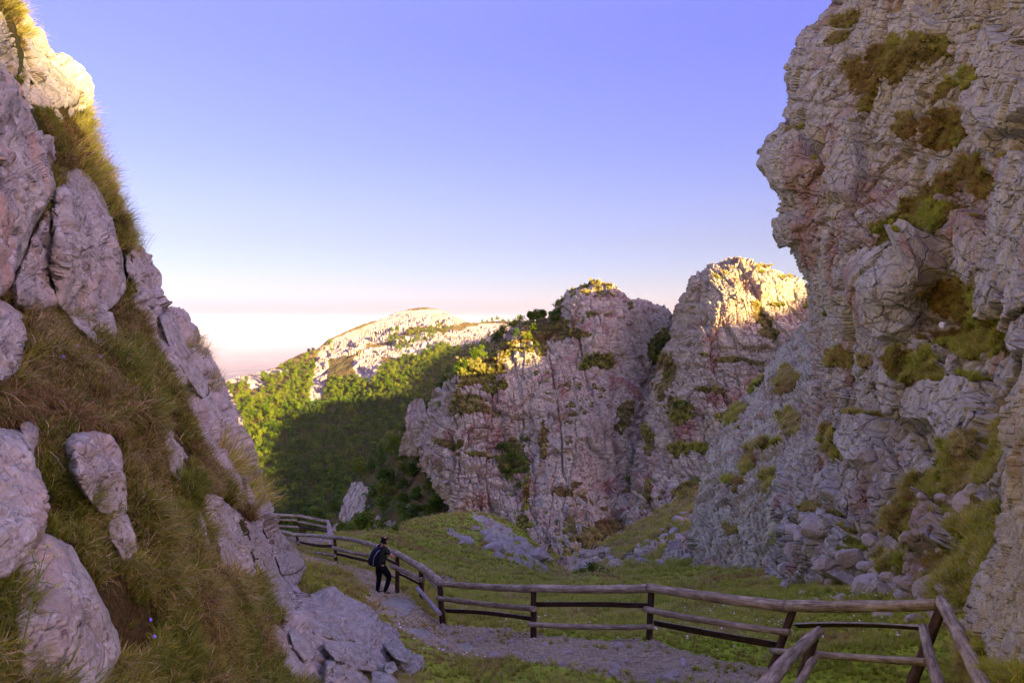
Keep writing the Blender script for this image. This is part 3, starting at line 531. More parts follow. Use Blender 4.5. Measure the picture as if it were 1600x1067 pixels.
def a_disp(b, n, PX, PY, D):
    rk = a_rock(PX, PY, b)
    # slanting ribs that follow the crest
    along = np.stack([b[..., 0] * 0.9 + b[..., 2] * 0.9, b[..., 1] * 0.8, b[..., 2] * 0.32 - b[..., 0] * 0.32], -1)
    d = 0.22 * fbm(b / 1.1, 4, 81) + rk * (0.06 + 0.17 * facet(along / 0.8, 82, 0.6, 0.4, 0.06) + 0.055 * facet(along / 0.3, 83, 0.6, 0.5, 0.05) + 0.012 * facet(b / 0.12, 84))
    d = d + (1 - rk) * (0.05 * fbm(b / 0.2, 3, 85))
    d = d * np.clip(D / 9, 0.5, 1.4) * (1 - 0.75 * sstep(800, 850, PY) * sstep(400, 430, PX) * sstep(950, 920, PY))
    return b + n * d[..., None]
S = coons([(-160, 1400), (700, 1400)], [(-160, -150), (-30, -150)], [(-160, 1400), (-160, -150)], A_R, 330, 860)
aa = relief('left_crag_bank', S, dep_a, a_disp, M_near, lambda pos, n, PX, PY: np.clip(1.0 - 1.1 * a_rock(PX, PY, pos) + 0.15 * fbm(pos / 0.4, 3, 3), 0, 1), wrapR=(26, 60, 0, 0.7), round_=[('R', 34, 0.10)])

# ------------------------------------------------------------------ boulders
VIEW_SPOTS = []
def boulder_mesh(name, out, Yf, T, mat, seed, facets=5, rough=1.0, tiltp=0.0, back=0.7):
    a = np.array(out, float); c = a.mean(0)
    # star-shaped outline about the centre, softened corners
    per = np.linalg.norm(np.diff(np.vstack([a, a[:1]]), axis=0), axis=1).sum()
    n = int(np.clip(per / 3.0, 48, 300)); th = np.linspace(-math.pi, math.pi, n, endpoint=False)
    R = np.zeros(n)
    for k, t in enumerate(th):
        dx, dy = math.cos(t), math.sin(t); best = 0
        for i in range(len(a)):
            p0 = a[i] - c; p1 = a[(i + 1) % len(a)] - c; e = p1 - p0
            den = dx * e[1] - dy * e[0]
            if abs(den) < 1e-9: continue
            r = (p0[0] * e[1] - p0[1] * e[0]) / den; u = (p0[0] * dy - p0[1] * dx) / den
            if r > 0 and -1e-6 <= u <= 1 + 1e-6: best = max(best, r)
        R[k] = best
    ker = np.array([1, 2, 1.]) / 4; R = np.convolve(np.r_[R[-1:], R, R[:1]], ker, 'valid')
    m = int(np.clip(R.mean() / 3.0, 12, 90)); rho = np.r_[0.004, (np.linspace(0, 1, m)[1:]) ** 0.8]
    rg = random.Random(seed)
    RR, TH = np.meshgrid(rho, th, indexing='ij'); X = RR * R[None] * np.cos(TH); Yp = RR * R[None] * np.sin(TH)
    xn = X / R.max(); yn = Yp / R.max()
    f = (1 - RR ** 3.2) ** 0.55
    for k in range(facets):
        an = rg.uniform(0, 2 * math.pi); f = np.minimum(f, rg.uniform(0.62, 0.98) - rg.uniform(0.25, 0.9) * (xn * math.cos(an) + yn * math.sin(an)))
    f = np.maximum(f, 0.0 * RR) * (RR < 0.9999); f = np.maximum(f, 0.35 * (1 - RR ** 6))
    px, py = c[0] + X, c[1] + Yp
    D0 = Yf(px, py) if callable(Yf) else np.full(px.shape, float(Yf))
    D0 = D0 * (1 + tiltp * xn)
    fr = P(px, py, D0 - T * f); bk = P(px, py, D0 + T * back * (1 - RR ** 2.5) ** 0.5)
    size = R.mean() * float(np.mean(D0)) / F
    def dis(p, sign):
        nrm = gnorm(np.concatenate([p, p[:, :1]], 1))[:, :-1]; nrm = np.where(((nrm * p).sum(-1, keepdims=True) > 0), -nrm, nrm) * sign
        w = p + 0.12 * size * np.stack([fbm(p / (0.5 * size), 3, seed + 4), fbm(p / (0.5 * size), 3, seed + 5), fbm(p / (0.5 * size), 3, seed + 7)], -1)
        d = size * rough * (0.20 * facet(w / (0.95 * size) + seed, seed, 1.0, 0.35, 0.03) + 0.075 * facet(w / (0.40 * size), seed + 1, 1.1, 0.45, 0.03) + 0.08 * fbm(p / (0.8 * size), 4, seed + 2) + 0.024 * facet(w / np.array([0.16, 0.16, 0.10]) / size, seed + 3, 1.0, 0.35, 0.05) + 0.010 * fbm(p / (0.06 * size), 3, seed + 2))
        return p + nrm * (d * (1 - RR ** 8) + size * 0.05 * rough * fbm(p / (0.3 * size), 3, seed + 6) * RR ** 4)[..., None]
    fr = dis(fr, 1); bk = dis(bk, -1); bk[-1] = fr[-1]
    k = len(rho); q1 = gridq(k, n, True); q2 = gridq(k, n, True)[:, ::-1] + k * n
    co = np.vstack([fr.reshape(-1, 3), bk.reshape(-1, 3)])
    # weld the rim
    rim = np.arange((k - 1) * n, k * n); q2 = np.where(q2 >= k * n + (k - 1) * n, q2 - k * n, q2)
    me = fastmesh(name, co[:2 * k * n], np.vstack([q1, q2]), mat, True, {'veg': np.zeros(len(co))})
    return me
def boulder(name, cat, label, out, Yf, T, seed, mat=None, group=None, parent=None, **kw):
    o = link(name, boulder_mesh(name, out, Yf, T, mat or M_bould, seed, **kw), parent)
    if parent is None: tag(o, label, cat, group)
    elif label: o['label'] = label
    BOULD.append(out); return o
BOULD = []
M_bould = rock_mat('boulder_limestone', 0.20, (0.20, 0.175, 0.115), (0.60, 0.58, 0.385), (0.50, 0.28, 0.14), 0.25, False, None, 0.55, 0, 0.85)
M_slab = rock_mat('stained_limestone', 0.20, (0.20, 0.175, 0.115), (0.60, 0.58, 0.385), (0.60, 0.30, 0.13), 0.6, False, None, 0.55, 0, 0.85)
A = lambda k, add=0.0: (lambda px, py: dep_a(px, py) * k + add)
boulder('boulder', 'rock', 'tall pale slab with rusty spots filling the upper left edge above the grass', [(-60, 80), (0, 104), (28, 128), (52, 168), (74, 222), (82, 268), (84, 292), (74, 322), (48, 372), (30, 420), (6, 462), (-60, 500)], A(0.987), 0.78, 11, M_slab, facets=4)
boulder('boulder', 'rock', 'dark grey rock at the top left corner over the tall slab', [(-60, 0), (0, 14), (26, 40), (32, 80), (28, 118), (10, 128), (-60, 100)], A(0.996), 0.54, 12)
boulder('boulder', 'rock', 'wedge-shaped grey boulder with a pointed crown leaning on the crag below the overhanging tuft', [(92, 285), (108, 261), (132, 262), (152, 288), (176, 345), (192, 402), (197, 452), (186, 472), (166, 490), (140, 500), (110, 498), (90, 480), (84, 400), (80, 330)], A(0.973), 0.78, 13, facets=5)
boulder('boulder', 'rock', 'blunt grey boulder under the wedge-shaped one, grass at its foot', [(100, 485), (140, 492), (176, 486), (184, 520), (170, 545), (150, 540), (120, 515)], A(0.970), 0.42, 14)
boulder('boulder', 'rock', 'shadowed brown rock in the cleft between the tall slab and the wedge boulder', [(14, 448), (50, 370), (84, 310), (98, 400), (98, 478), (60, 488), (20, 484)], A(1.000), 0.48, 15)
boulder('boulder', 'rock', 'small rounded rock cut by the left edge below the tall slab', [(-60, 455), (0, 468), (32, 488), (40, 520), (34, 560), (26, 590), (0, 604), (-60, 610)], A(0.987), 0.54, 16)
boulder('boulder', 'rock', 'broad craggy boulder at the left edge with grass hanging over its top', [(-60, 660), (10, 668), (36, 672), (52, 700), (56, 730), (72, 762), (74, 812), (66, 842), (42, 880), (10, 905), (-60, 915)], A(0.981), 0.54, 17)
boulder('boulder', 'rock', 'small knobbly rock perched beside the top of the craggy left boulder', [(30, 660), (46, 657), (60, 668), (61, 692), (50, 706), (36, 696)], A(0.973), 0.13, 18)
boulder('boulder', 'rock', 'long sloping slab running down to the bottom edge at the left', [(40, 840), (72, 832), (112, 852), (138, 892), (160, 940), (186, 990), (190, 1022), (160, 1075), (90, 1100), (30, 1050), (20, 930)], A(0.991), 0.42, 19, rough=0.8)
boulder('boulder', 'rock', 'upright grey block with a flat top ringed by dry grass', [(101, 690), (112, 676), (150, 672), (176, 680), (190, 706), (197, 760), (199, 800), (180, 812), (160, 806), (130, 775), (108, 740)], A(0.973), 0.45, 20, facets=4)
boulder('boulder', 'rock', 'half-buried brown-grey rock below the upright grey block', [(166, 805), (200, 802), (212, 840), (216, 878), (205, 892), (186, 866), (168, 836)], A(0.981), 0.24, 21)
boulder('boulder', 'rock', 'slim leaning rock in the grass right of the upright block', [(256, 690), (262, 672), (274, 668), (288, 698), (300, 722), (298, 748), (282, 754), (264, 736)], A(0.981), 0.24, 22)
boulder('boulder', 'rock', 'large smooth slanting slab in the middle of the grassy bank', [(304, 802), (314, 772), (334, 770), (368, 796), (404, 826), (430, 868), (436, 894), (410, 914), (366, 912), (338, 890), (316, 850)], A(0.981), 0.60, 23, facets=4, rough=0.8)
boulder('boulder', 'rock', 'rounded lower end of the slanting slab, above two small upright stones', [(398, 905), (434, 892), (456, 916), (469, 944), (466, 970), (450, 974), (424, 952), (404, 930)], A(0.978), 0.42, 24, facets=4)
boulder('boulder', 'rock', 'left of two small upright stones at the foot of the bank', [(412, 985), (428, 972), (444, 986), (453, 1012), (450, 1030), (436, 1026), (420, 1010)], A(0.978), 0.27, 25)
boulder('boulder', 'rock', 'right of two small upright stones at the foot of the bank', [(450, 982), (466, 976), (488, 990), (496, 1010), (490, 1032), (474, 1034), (458, 1012)], A(0.981), 0.27, 26)
boulder('boulder', 'rock', 'upper long grey slab on the crest of the left crag above the grass', [(196, 384), (210, 386), (236, 432), (246, 484), (230, 478), (210, 450), (196, 420)], A(0.987), 0.54, 27)
boulder('boulder', 'rock', 'ribbed slab under the crest of the left crag against the plain', [(246, 492), (262, 488), (286, 530), (308, 570), (330, 610), (318, 628), (292, 590), (266, 550)], A(0.989), 0.54, 28)
boulder('boulder', 'rock', 'dark knob on the crest of the left crag against the pale sky', [(252, 494), (262, 486), (274, 492), (284, 512), (276, 520), (260, 512)], A(0.992), 0.30, 29)
boulder('boulder', 'rock', 'long ribbed slab forming the outline of the crag above the lower terrace', [(326, 612), (342, 636), (358, 668), (380, 706), (392, 740), (412, 776), (420, 806), (398, 800), (368, 760), (340, 700), (322, 650)], A(0.989), 0.60, 30)
boulder('boulder', 'rock', 'big split block where the crag ends beside the far fence', [(404, 806), (424, 810), (446, 842), (468, 862), (478, 884), (462, 896), (440, 900), (424, 862)], A(0.985), 0.84, 31)
boulder('boulder', 'rock', 'blocky grey rock between the slanting slab and the split block', [(392, 812), (418, 840), (430, 872), (438, 898), (430, 908), (404, 870), (384, 830)], A(0.981), 0.54, 32)
boulder('boulder', 'rock', 'sunlit golden rock ledge near the top of the left crag', [(34, 70), (62, 82), (96, 112), (122, 140), (129, 150), (118, 168), (96, 168), (66, 150), (44, 120), (30, 92)], A(0.987), 0.72, 33, M_slab)
boulder('boulder', 'rock', 'small sunlit knob of rock above the golden ledge', [(24, 30), (44, 40), (62, 56), (66, 78), (52, 84), (34, 70)], A(0.989), 0.42, 34, M_slab)
boulder('boulder', 'rock', 'slanted grey rock below the golden ledge under the dark grass', [(76, 150), (112, 160), (118, 176), (100, 196), (80, 184)], A(0.992), 0.30, 35, M_slab)
# bedrock and stones at the foot of the bank beside the path
for i, (lab, out, T) in enumerate([
    ('long pale ledge of bedrock beside the two small upright stones', [(462, 955), (500, 948), (538, 962), (566, 985), (560, 1002), (520, 1000), (480, 985)], 0.5),
    ('smooth grey stone half sunk in grass left of the path', [(508, 932), (524, 926), (542, 938), (552, 956), (540, 958), (520, 948)], 0.4),
    ('rounded oblong boulder beside the gravel path at the foot of the crag', [(566, 972), (584, 966), (606, 976), (624, 998), (642, 1026), (640, 1040), (618, 1030), (590, 1000)], 0.5),
    ('low cracked rock in front of the long pale ledge', [(500, 1004), (540, 998), (572, 1010), (592, 1034), (590, 1050), (556, 1046), (520, 1034)], 0.5),
    ('big dark-sided slab at the bottom edge below the upright stones', [(508, 1030), (540, 1026), (566, 1050), (580, 1090), (540, 1120), (500, 1090)], 0.6),
    ('small square stone in the grass right of the cracked rock', [(600, 1036), (616, 1032), (622, 1046), (610, 1054), (600, 1048)], 0.25),
    ('flat rough stone at the bottom edge right of the dark-sided slab', [(580, 1046), (612, 1052), (630, 1075), (610, 1110), (578, 1090)], 0.4)]):
    boulder('boulder', 'rock', lab, out, (lambda px, py: np.minimum(dep_g(px, py), dep_a(px, py)) * 0.97), T, 50 + i, rough=1.0)
# pinnacle of pale rock left of the banded buttress
S = coons([(620, 712), (672, 712)], [(641, 628), (650, 624), (660, 626)], [(620, 712), (631, 672), (634, 645), (641, 628)], [(672, 712), (666, 660), (664, 635), (660, 626)], 60, 90)
pin = relief('rock_pinnacle', S, Depth([(620, 712, 262), (672, 712, 258), (640, 626, 272), (660, 626, 272), (650, 670, 258)]), cliff_disp(4.0, 1.3, 700, 1.0), M_far, cliff_veg([], 0.8, 4, 0.4), wrapL=(8, 12, 0, 0.05), wrapR=(8, 12, 0, 0.05), wrapT=(6, 0, 20, 0.05), kind='thing')
tag(pin.o, 'slim pale rock pinnacle standing among trees left of the banded cliff', 'rock')

# ------------------------------------------------------------------ loose stones
def stone_mesh(seed, mat, sub=3, flat=0.7):
    bm = bmesh.new(); bmesh.ops.create_icosphere(bm, subdivisions=sub, radius=1.0)
    co = np.array([v.co[:] for v in bm.verts]); fc = np.array([[v.index for v in f.verts] for f in bm.faces]); bm.free()
    rg = np.random.default_rng(seed); n = co / np.linalg.norm(co, axis=1, keepdims=True); r = np.full(len(co), 1.15)
    for _ in range(13):
        d = rg.normal(size=3); d /= np.linalg.norm(d); c = n @ d; r = np.minimum(r, np.where(c > 0.05, rg.uniform(0.62, 0.95) / np.maximum(c, 0.05), 9))
    co = n * r[:, None] * np.array([1.0, rg.uniform(0.6, 0.9), flat * rg.uniform(0.7, 1.1)]); co += n * (0.04 * fbm(co * 3 + seed, 3, seed))[:, None]
    return fastmesh('stone', co, fc, mat, False, {'veg': np.zeros(len(co))})
M_stone = rock_mat('loose_limestone', 0.12, (0.32, 0.26, 0.20), (0.64, 0.57, 0.41), (0.35, 0.2, 0.12), 0.25, False, None, 0.4, 0, 0.4)
M_stoneL = rock_mat('scree_limestone', 0.8, (0.32, 0.26, 0.20), (0.64, 0.57, 0.41), (0.35, 0.2, 0.12), 0.25, False, None, 0.4, 0, 0.4)
STN = [stone_mesh(300 + i, M_stone) for i in range(6)]; STL = [stone_mesh(320 + i, M_stoneL) for i in range(6)]
M_grav2 = rock_mat('gravel_stone', 0.12, (0.32, 0.25, 0.13), (0.72, 0.62, 0.33), (0.35, 0.2, 0.12), 0.25, False, None, 0.3, 0, 0.5)
SML = [stone_mesh(340 + i, M_grav2, 1) for i in range(5)]
def proj(p): return 800 + F * p[..., 0] / p[..., 1], HZ - F * p[..., 2] / p[..., 1]
class Pick:
    """random points of a terrain sheet, drawn evenly over the picture or over the ground"""
    def __init__(s, r, thin=1):
        s.p = r.pos[::thin, ::thin].reshape(-1, 3); s.n = r.n[::thin, ::thin].reshape(-1, 3); s.v = r.veg[::thin, ::thin].reshape(-1)
        s.px, s.py = proj(s.p)
        a = np.linalg.norm(np.cross(np.gradient(r.pos, axis=1), np.gradient(r.pos, axis=0)), axis=-1)[::thin, ::thin].reshape(-1)
        s.area = a
    def draw(s, mask, n, power=1.0, jit=0.5):
        i = np.where(mask)[0]
        if len(i) == 0: return np.zeros((0, 3)), np.zeros((0, 3)), i
        w = s.area[i] ** power; w = w / w.sum()
        k = RNG.choice(i, size=n, p=w); e = np.sqrt(s.area[k])[:, None]
        return s.p[k] + RNG.uniform(-jit, jit, (n, 3)) * e * np.array([1, 1, 0.0]), s.n[k], k
def up_align(n, k):
    a = n * (1 - k) + np.array([0, 0, 1.0]) * k; return a / np.linalg.norm(a, axis=-1, keepdims=True)
def eulers(axis, spin):
    r = np.zeros((len(axis), 3))
    for i in range(len(axis)):
        q = Vector(axis[i]).to_track_quat('Z', 'Y') @ Euler((0, 0, spin[i])).to_quaternion(); r[i] = q.to_euler()
    return r
def scatter(name, pts, rot, scl, vi, meshes, label=None, parent=None):
    """ONE object of kind stuff: a cloud of points that carries a copy of one of the meshes each"""
    pc = bpy.data.collections.new(name + '_kinds')
    for i, me in enumerate(meshes):
        o = bpy.data.objects.new('%s_%02d' % (name, i), me); pc.objects.link(o)
    me = bpy.data.meshes.new(name); me.vertices.add(len(pts)); me.vertices.foreach_set('co', np.ascontiguousarray(pts, np.float32).ravel())
    a = me.attributes.new('rot', 'FLOAT_VECTOR', 'POINT'); a.data.foreach_set('vector', np.ascontiguousarray(rot, np.float32).ravel())
    a = me.attributes.new('scl', 'FLOAT_VECTOR', 'POINT'); sc3 = scl if scl.ndim == 2 else np.repeat(scl[:, None], 3, 1); a.data.foreach_set('vector', np.ascontiguousarray(sc3, np.float32).ravel())
    a = me.attributes.new('vi', 'INT', 'POINT'); a.data.foreach_set('value', np.ascontiguousarray(vi, np.int32))
    o = link(name, me, parent); ng = bpy.data.node_groups.new(name, 'GeometryNodeTree')
    ng.interface.new_socket('Geometry', in_out='INPUT', socket_type='NodeSocketGeometry'); ng.interface.new_socket('Geometry', in_out='OUTPUT', socket_type='NodeSocketGeometry')
    N = ng.nodes; L = ng.links; gi = N.new('NodeGroupInput'); go = N.new('NodeGroupOutput')
    m2p = N.new('GeometryNodeMeshToPoints'); L.new(gi.outputs[0], m2p.inputs[0])
    ip = N.new('GeometryNodeInstanceOnPoints'); L.new(m2p.outputs[0], ip.inputs['Points'])
    ci = N.new('GeometryNodeCollectionInfo'); ci.inputs['Collection'].default_value = pc; ci.inputs['Separate Children'].default_value = True; ci.inputs['Reset Children'].default_value = True
    L.new(ci.outputs[0], ip.inputs['Instance']); ip.inputs['Pick Instance'].default_value = True
    def at(nm, ty):
        q = N.new('GeometryNodeInputNamedAttribute'); q.data_type = ty; q.inputs[0].default_value = nm; return q.outputs[0]
    L.new(at('vi', 'INT'), ip.inputs['Instance Index'])
    er = N.new('FunctionNodeEulerToRotation'); L.new(at('rot', 'FLOAT_VECTOR'), er.inputs[0]); L.new(er.outputs[0], ip.inputs['Rotation'])
    L.new(at('scl', 'FLOAT_VECTOR'), ip.inputs['Scale']); L.new(ip.outputs[0], go.inputs[0])
    md = o.modifiers.new('scatter', 'NODES'); md.node_group = ng
    tag(o, label, None, None, 'stuff'); return o
PG = Pick(gnd); PA = Pick(aa); PD = Pick(dd); P1 = Pick(c1); P2 = Pick(c2); P3 = Pick(c3); PT = Pick(tal); PM = Pick(mtn); PS = Pick(slope); PE = Pick(ee)
pm = PATHMASK.reshape(-1)
def rnd(n, a, b): return RNG.uniform(a, b, n)
# gravel on the path
d_ = PG.p[:, 1]
p, n, k = PG.draw(pm & (PG.px > 400) & (PG.py < 1110) & (d_ < 45), 15000, 0.75, 0.5)
s_ = rnd(len(p), 0.10, 1.0) ** 2 * 0.045 + 0.010; s_ = s_ * np.clip(D_f := p[:, 1] / 15, 0.8, 1.5)
scatter('gravel', p, eulers(up_align(n, 0.7), rnd(len(p), 0, 6.28)), s_, RNG.integers(0, 5, len(p)), SML, 'pale gravel strewn over the footpath')
def place_stones(pick, mask, n, smin, smax, meshes, label, group, minpx=10, cat='stone', name='stone'):
    p, nn, k = pick.draw(mask, n * 3, 0.6); got = 0; kept = []
    for i in range(len(p)):
        s = random.uniform(smin, smax) ** 1.0; 
        if 2 * s * F / p[i][1] < minpx: continue
        if any(abs(p[i][0] - q[0]) + abs(p[i][1] - q[1]) < (s + q[2]) * 1.1 for q in kept): continue
        kept.append((p[i][0], p[i][1], s)); o = link(name, meshes[random.randrange(len(meshes))]); o.location = Vector(p[i]) + Vector((0, 0, 0.1 * s)); o.scale = (s, s, s)
        o.rotation_euler = (random.uniform(-.3, .3), random.uniform(-.3, .3), random.uniform(0, 6.28)); tag(o, label, cat, group); got += 1
        if got >= n: break
place_stones(PG, pm & (PG.px > 600) & (PG.px < 1240) & (PG.py < 1066) & (PG.py > 960), 26, 0.06, 0.17, STN, 'pale stone lying loose in the gravel of the footpath', 'loose stones on the footpath')
place_stones(PG, inpoly(PG.px, PG.py, [(1190, 905), (1330, 935), (1500, 960), (1500, 985), (1280, 950), (1150, 905)]), 22, 0.12, 0.32, STN, 'pale stone fallen in the grass at the foot of the right cliff', 'stones at the foot of the right cliff')
place_stones(PG, inpoly(PG.px, PG.py, [(700, 812), (760, 806), (870, 888), (800, 890), (720, 850)]), 40, 0.45, 1.1, STL, 'grey stone of the scree on the grassy mound', 'scree stones on the grassy mound', 8)
place_stones(PT, inpoly(PT.px, PT.py, [(880, 895), (1080, 800), (1080, 890), (900, 905)]), 40, 0.5, 1.4, STL, 'pale stone lying on the steep grass below the cliffs', 'stones on the slope below the cliffs', 8)
place_stones(PD, inpoly(PD.px, PD.py, [(1400, 780), (1530, 740), (1550, 900), (1500, 930), (1380, 920)]), 60, 0.14, 0.45, STN, 'pale rubble stone on the ledge slope of the right cliff', 'rubble on the right cliff', 9)
place_stones(PD, inpoly(PD.px, PD.py, [(1210, 870), (1260, 800), (1400, 860), (1400, 930), (1240, 910)]), 40, 0.3, 0.7, STN, 'grey block fallen against the base of the right cliff', 'fallen blocks at the cliff base', 9)
for lab, px, py, s, col in [('small bright white stone in the hanging grass hollow of the right cliff', 1473, 508, 0.16, 1), ('white stone on the grass below the far rails of the corner fence', 1368, 958, 0.13, 1)]:
    mw, nt, b = newmat('white_stone'); b.inputs['Base Color'].default_value = (0.75, 0.74, 0.74, 1)
    me = stone_mesh(77, mw); o = link('stone', me); dep = float(dep_d(px, py)) * 0.965 if py < 900 else float(dep_g(px, py)); o.location = V(px, py, dep); o.scale = (s, s * .7, s * 1.2); tag(o, lab, 'stone')

# flagstones where the walker stands
for lab, out in [('broad flat flagstone of bare rock in the path behind the walker', [(590, 948), (612, 930), (640, 936), (650, 946), (636, 962), (606, 968), (588, 962)]),
                 ('flat slab of rock in the path under the fence corner', [(634, 984), (660, 978), (676, 990), (664, 1004), (640, 1002)]),
                 ('square flat stone set in the gravel left of the middle rails', [(716, 1006), (732, 1002), (740, 1012), (734, 1026), (718, 1024)])]:
    boulder('flagstone', 'stone', lab, out, (lambda px, py: dep_g(px, py) * 0.992), 0.12, 140 + len(BOULD), M_bould, facets=2, rough=0.35)

# ------------------------------------------------------------------ grass
def blade_mat(name, c0, c1, c2):
    m, nt, b = newmat(name); v = ntex(nt)
    oi = nt.nodes.new('ShaderNodeObjectInfo'); g = nt.nodes.new('ShaderNodeNewGeometry')
    c = nramp(nt, oi.outputs['Random'], [(0.0, c0), (0.5, c1), (1.0, c2)])
    at = nt.nodes.new('ShaderNodeAttribute'); at.attribute_name = 'veg'
    c = nmix(nt, nmath(nt, 'MULTIPLY', at.outputs['Fac'], 0.55), c, tuple(min(1, x * 1.25 + 0.02) for x in c2))
    nt.links.new(c, b.inputs['Base Color']); b.inputs['Roughness'].default_value = 0.6
    tr = nt.nodes.new('ShaderNodeBsdfTranslucent'); nt.links.new(c, tr.inputs['Color'])
    ms = nt.nodes.new('ShaderNodeMixShader'); ms.inputs[0].default_value = 0.35
    out = [n for n in nt.nodes if n.type == 'OUTPUT_MATERIAL'][0]
    nt.links.new(b.outputs[0], ms.inputs[1]); nt.links.new(tr.outputs[0], ms.inputs[2]); nt.links.new(ms.outputs[0], out.inputs[0])
    return m
B_green = blade_mat('grass_green', (0.14, 0.21, 0.010), (0.26, 0.35, 0.018), (0.36, 0.43, 0.026))
B_yell = blade_mat('grass_yellow_green', (0.32, 0.34, 0.02), (0.46, 0.45, 0.03), (0.56, 0.52, 0.05))
B_straw = blade_mat('grass_straw', (0.32, 0.23, 0.07), (0.46, 0.35, 0.13), (0.58, 0.46, 0.21))
B_rust = blade_mat('grass_rust', (0.20, 0.08, 0.018), (0.30, 0.135, 0.03), (0.38, 0.20, 0.05))
def tuft_mesh(n, h, spread, droop, w, mats, probs, seed, seg=4):
    rg = np.random.default_rng(seed); t = np.linspace(0, 1, seg + 1)
    az = rg.uniform(0, 6.283, n); L = h * rg.uniform(0.45, 1.1, n); out = spread * rg.uniform(0.05, 1.0, n) ** 0.8; dr = droop * rg.uniform(0.4, 1.5, n)
    bx = rg.normal(0, 0.11 * h, n); by = rg.normal(0, 0.11 * h, n); ww = w * rg.uniform(0.6, 1.3, n)
    r = L[:, None] * (out[:, None] * t + dr[:, None] * t ** 2.2 * 0.6); z = L[:, None] * (t - dr[:, None] * 0.75 * t ** 2.6)
    cx = bx[:, None] + r * np.cos(az)[:, None]; cy = by[:, None] + r * np.sin(az)[:, None]
    tw = az + rg.uniform(-0.9, 0.9, n) + math.pi / 2; wd = ww[:, None] * (1 - t ** 1.6 * 0.93)
    lx = np.cos(tw)[:, None] * wd; ly = np.sin(tw)[:, None] * wd
    a = np.stack([cx - lx, cy - ly, z], -1); b = np.stack([cx + lx, cy + ly, z], -1)
    co = np.stack([a, b], 2).reshape(-1, 3); base = (np.arange(n) * (seg + 1) * 2)[:, None]; j = (np.arange(seg) * 2)[None]
    q = np.stack([base + j, base + j + 1, base + j + 3, base + j + 2], -1).reshape(-1, 4)
    mi = np.repeat(rg.choice(len(mats), n, p=probs), seg); tip = np.repeat(np.tile(t[None], (n, 1))[:, :, None], 2, 2)
    return fastmesh('tuft', co, q, mats, True, {'veg': tip.ravel()}, mi)
GM = [B_green, B_yell, B_straw, B_rust]
T_green = [tuft_mesh(54, 1.0, 0.45, 0.5, 0.017, GM, [.62, .22, .12, .04], 400 + i) for i in range(3)]
T_yell = [tuft_mesh(54, 1.0, 0.5, 0.6, 0.016, GM, [.25, .45, .22, .08], 410 + i) for i in range(3)]
T_straw = [tuft_mesh(60, 1.0, 0.65, 0.9, 0.013, GM, [.08, .22, .52, .18], 420 + i) for i in range(3)]
T_rust = [tuft_mesh(60, 1.0, 0.6, 0.9, 0.013, GM, [.12, .16, .22, .50], 430 + i) for i in range(3)]
TUFTS = T_green + T_yell + T_straw + T_rust
def kinds(p, scale, gy=0.0, seed=91):
    """which colour of tuft grows where: patches of green, yellow, straw and rust"""
    a = 1.6 * fbm(p / scale, 3, seed) + gy + RNG.normal(0, 0.16, len(p)); b = 1.6 * fbm(p / scale + 50, 3, seed + 1) + RNG.normal(0, 0.16, len(p))
    k = np.where(a > 0.02, np.where(b > 0.05, 1, 0), np.where(b > 0.12, 2, np.where(b < -0.08, 3, 1)))
    return k * 3 + RNG.integers(0, 3, len(p))
dk = lambda c: tuple(x * 0.55 for x in c)
D_green = blade_mat('shade_grass_green', (0.06, 0.10, 0.008), (0.12, 0.17, 0.010), (0.19, 0.23, 0.016)); D_yell = blade_mat('shade_grass_olive', (0.13, 0.13, 0.012), (0.21, 0.20, 0.018), (0.32, 0.29, 0.03))  # darkened blade copies: the bank's strong bounce light is offset in their colour
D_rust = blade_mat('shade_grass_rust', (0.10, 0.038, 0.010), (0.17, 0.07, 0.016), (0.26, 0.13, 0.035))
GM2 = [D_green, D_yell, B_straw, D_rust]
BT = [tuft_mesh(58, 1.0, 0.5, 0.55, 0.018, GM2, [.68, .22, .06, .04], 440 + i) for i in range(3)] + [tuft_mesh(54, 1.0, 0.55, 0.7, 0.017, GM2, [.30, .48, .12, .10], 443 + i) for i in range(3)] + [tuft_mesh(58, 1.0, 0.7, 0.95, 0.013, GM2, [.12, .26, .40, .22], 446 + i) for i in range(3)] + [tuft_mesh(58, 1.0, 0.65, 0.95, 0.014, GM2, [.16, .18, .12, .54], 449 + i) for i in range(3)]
# the bank of the left crag
inb = np.zeros(len(PA.px), bool)
for o_ in BOULD:
    c_ = np.array(o_, float).mean(0); inb |= inpoly(PA.px, PA.py, (np.array(o_) - c_) * 1.0 + c_)
mk = (PA.v > 0.5) & (PA.px > -90) & (PA.py < 1150) & ~inb
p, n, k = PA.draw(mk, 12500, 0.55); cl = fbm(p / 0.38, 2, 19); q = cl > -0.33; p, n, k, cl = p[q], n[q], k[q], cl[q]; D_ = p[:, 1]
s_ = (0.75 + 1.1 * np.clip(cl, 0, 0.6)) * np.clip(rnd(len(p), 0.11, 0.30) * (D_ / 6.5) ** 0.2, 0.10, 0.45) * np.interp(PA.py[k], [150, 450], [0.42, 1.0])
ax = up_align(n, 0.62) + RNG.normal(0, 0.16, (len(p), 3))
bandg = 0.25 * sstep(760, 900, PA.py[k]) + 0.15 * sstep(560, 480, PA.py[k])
scatter('bank_grass', p, eulers(ax, rnd(len(p), 0, 6.28)), s_, kinds(p, 0.8, bandg + 0.06), BT, 'long green and rusty grass hanging over the steep bank among the boulders')
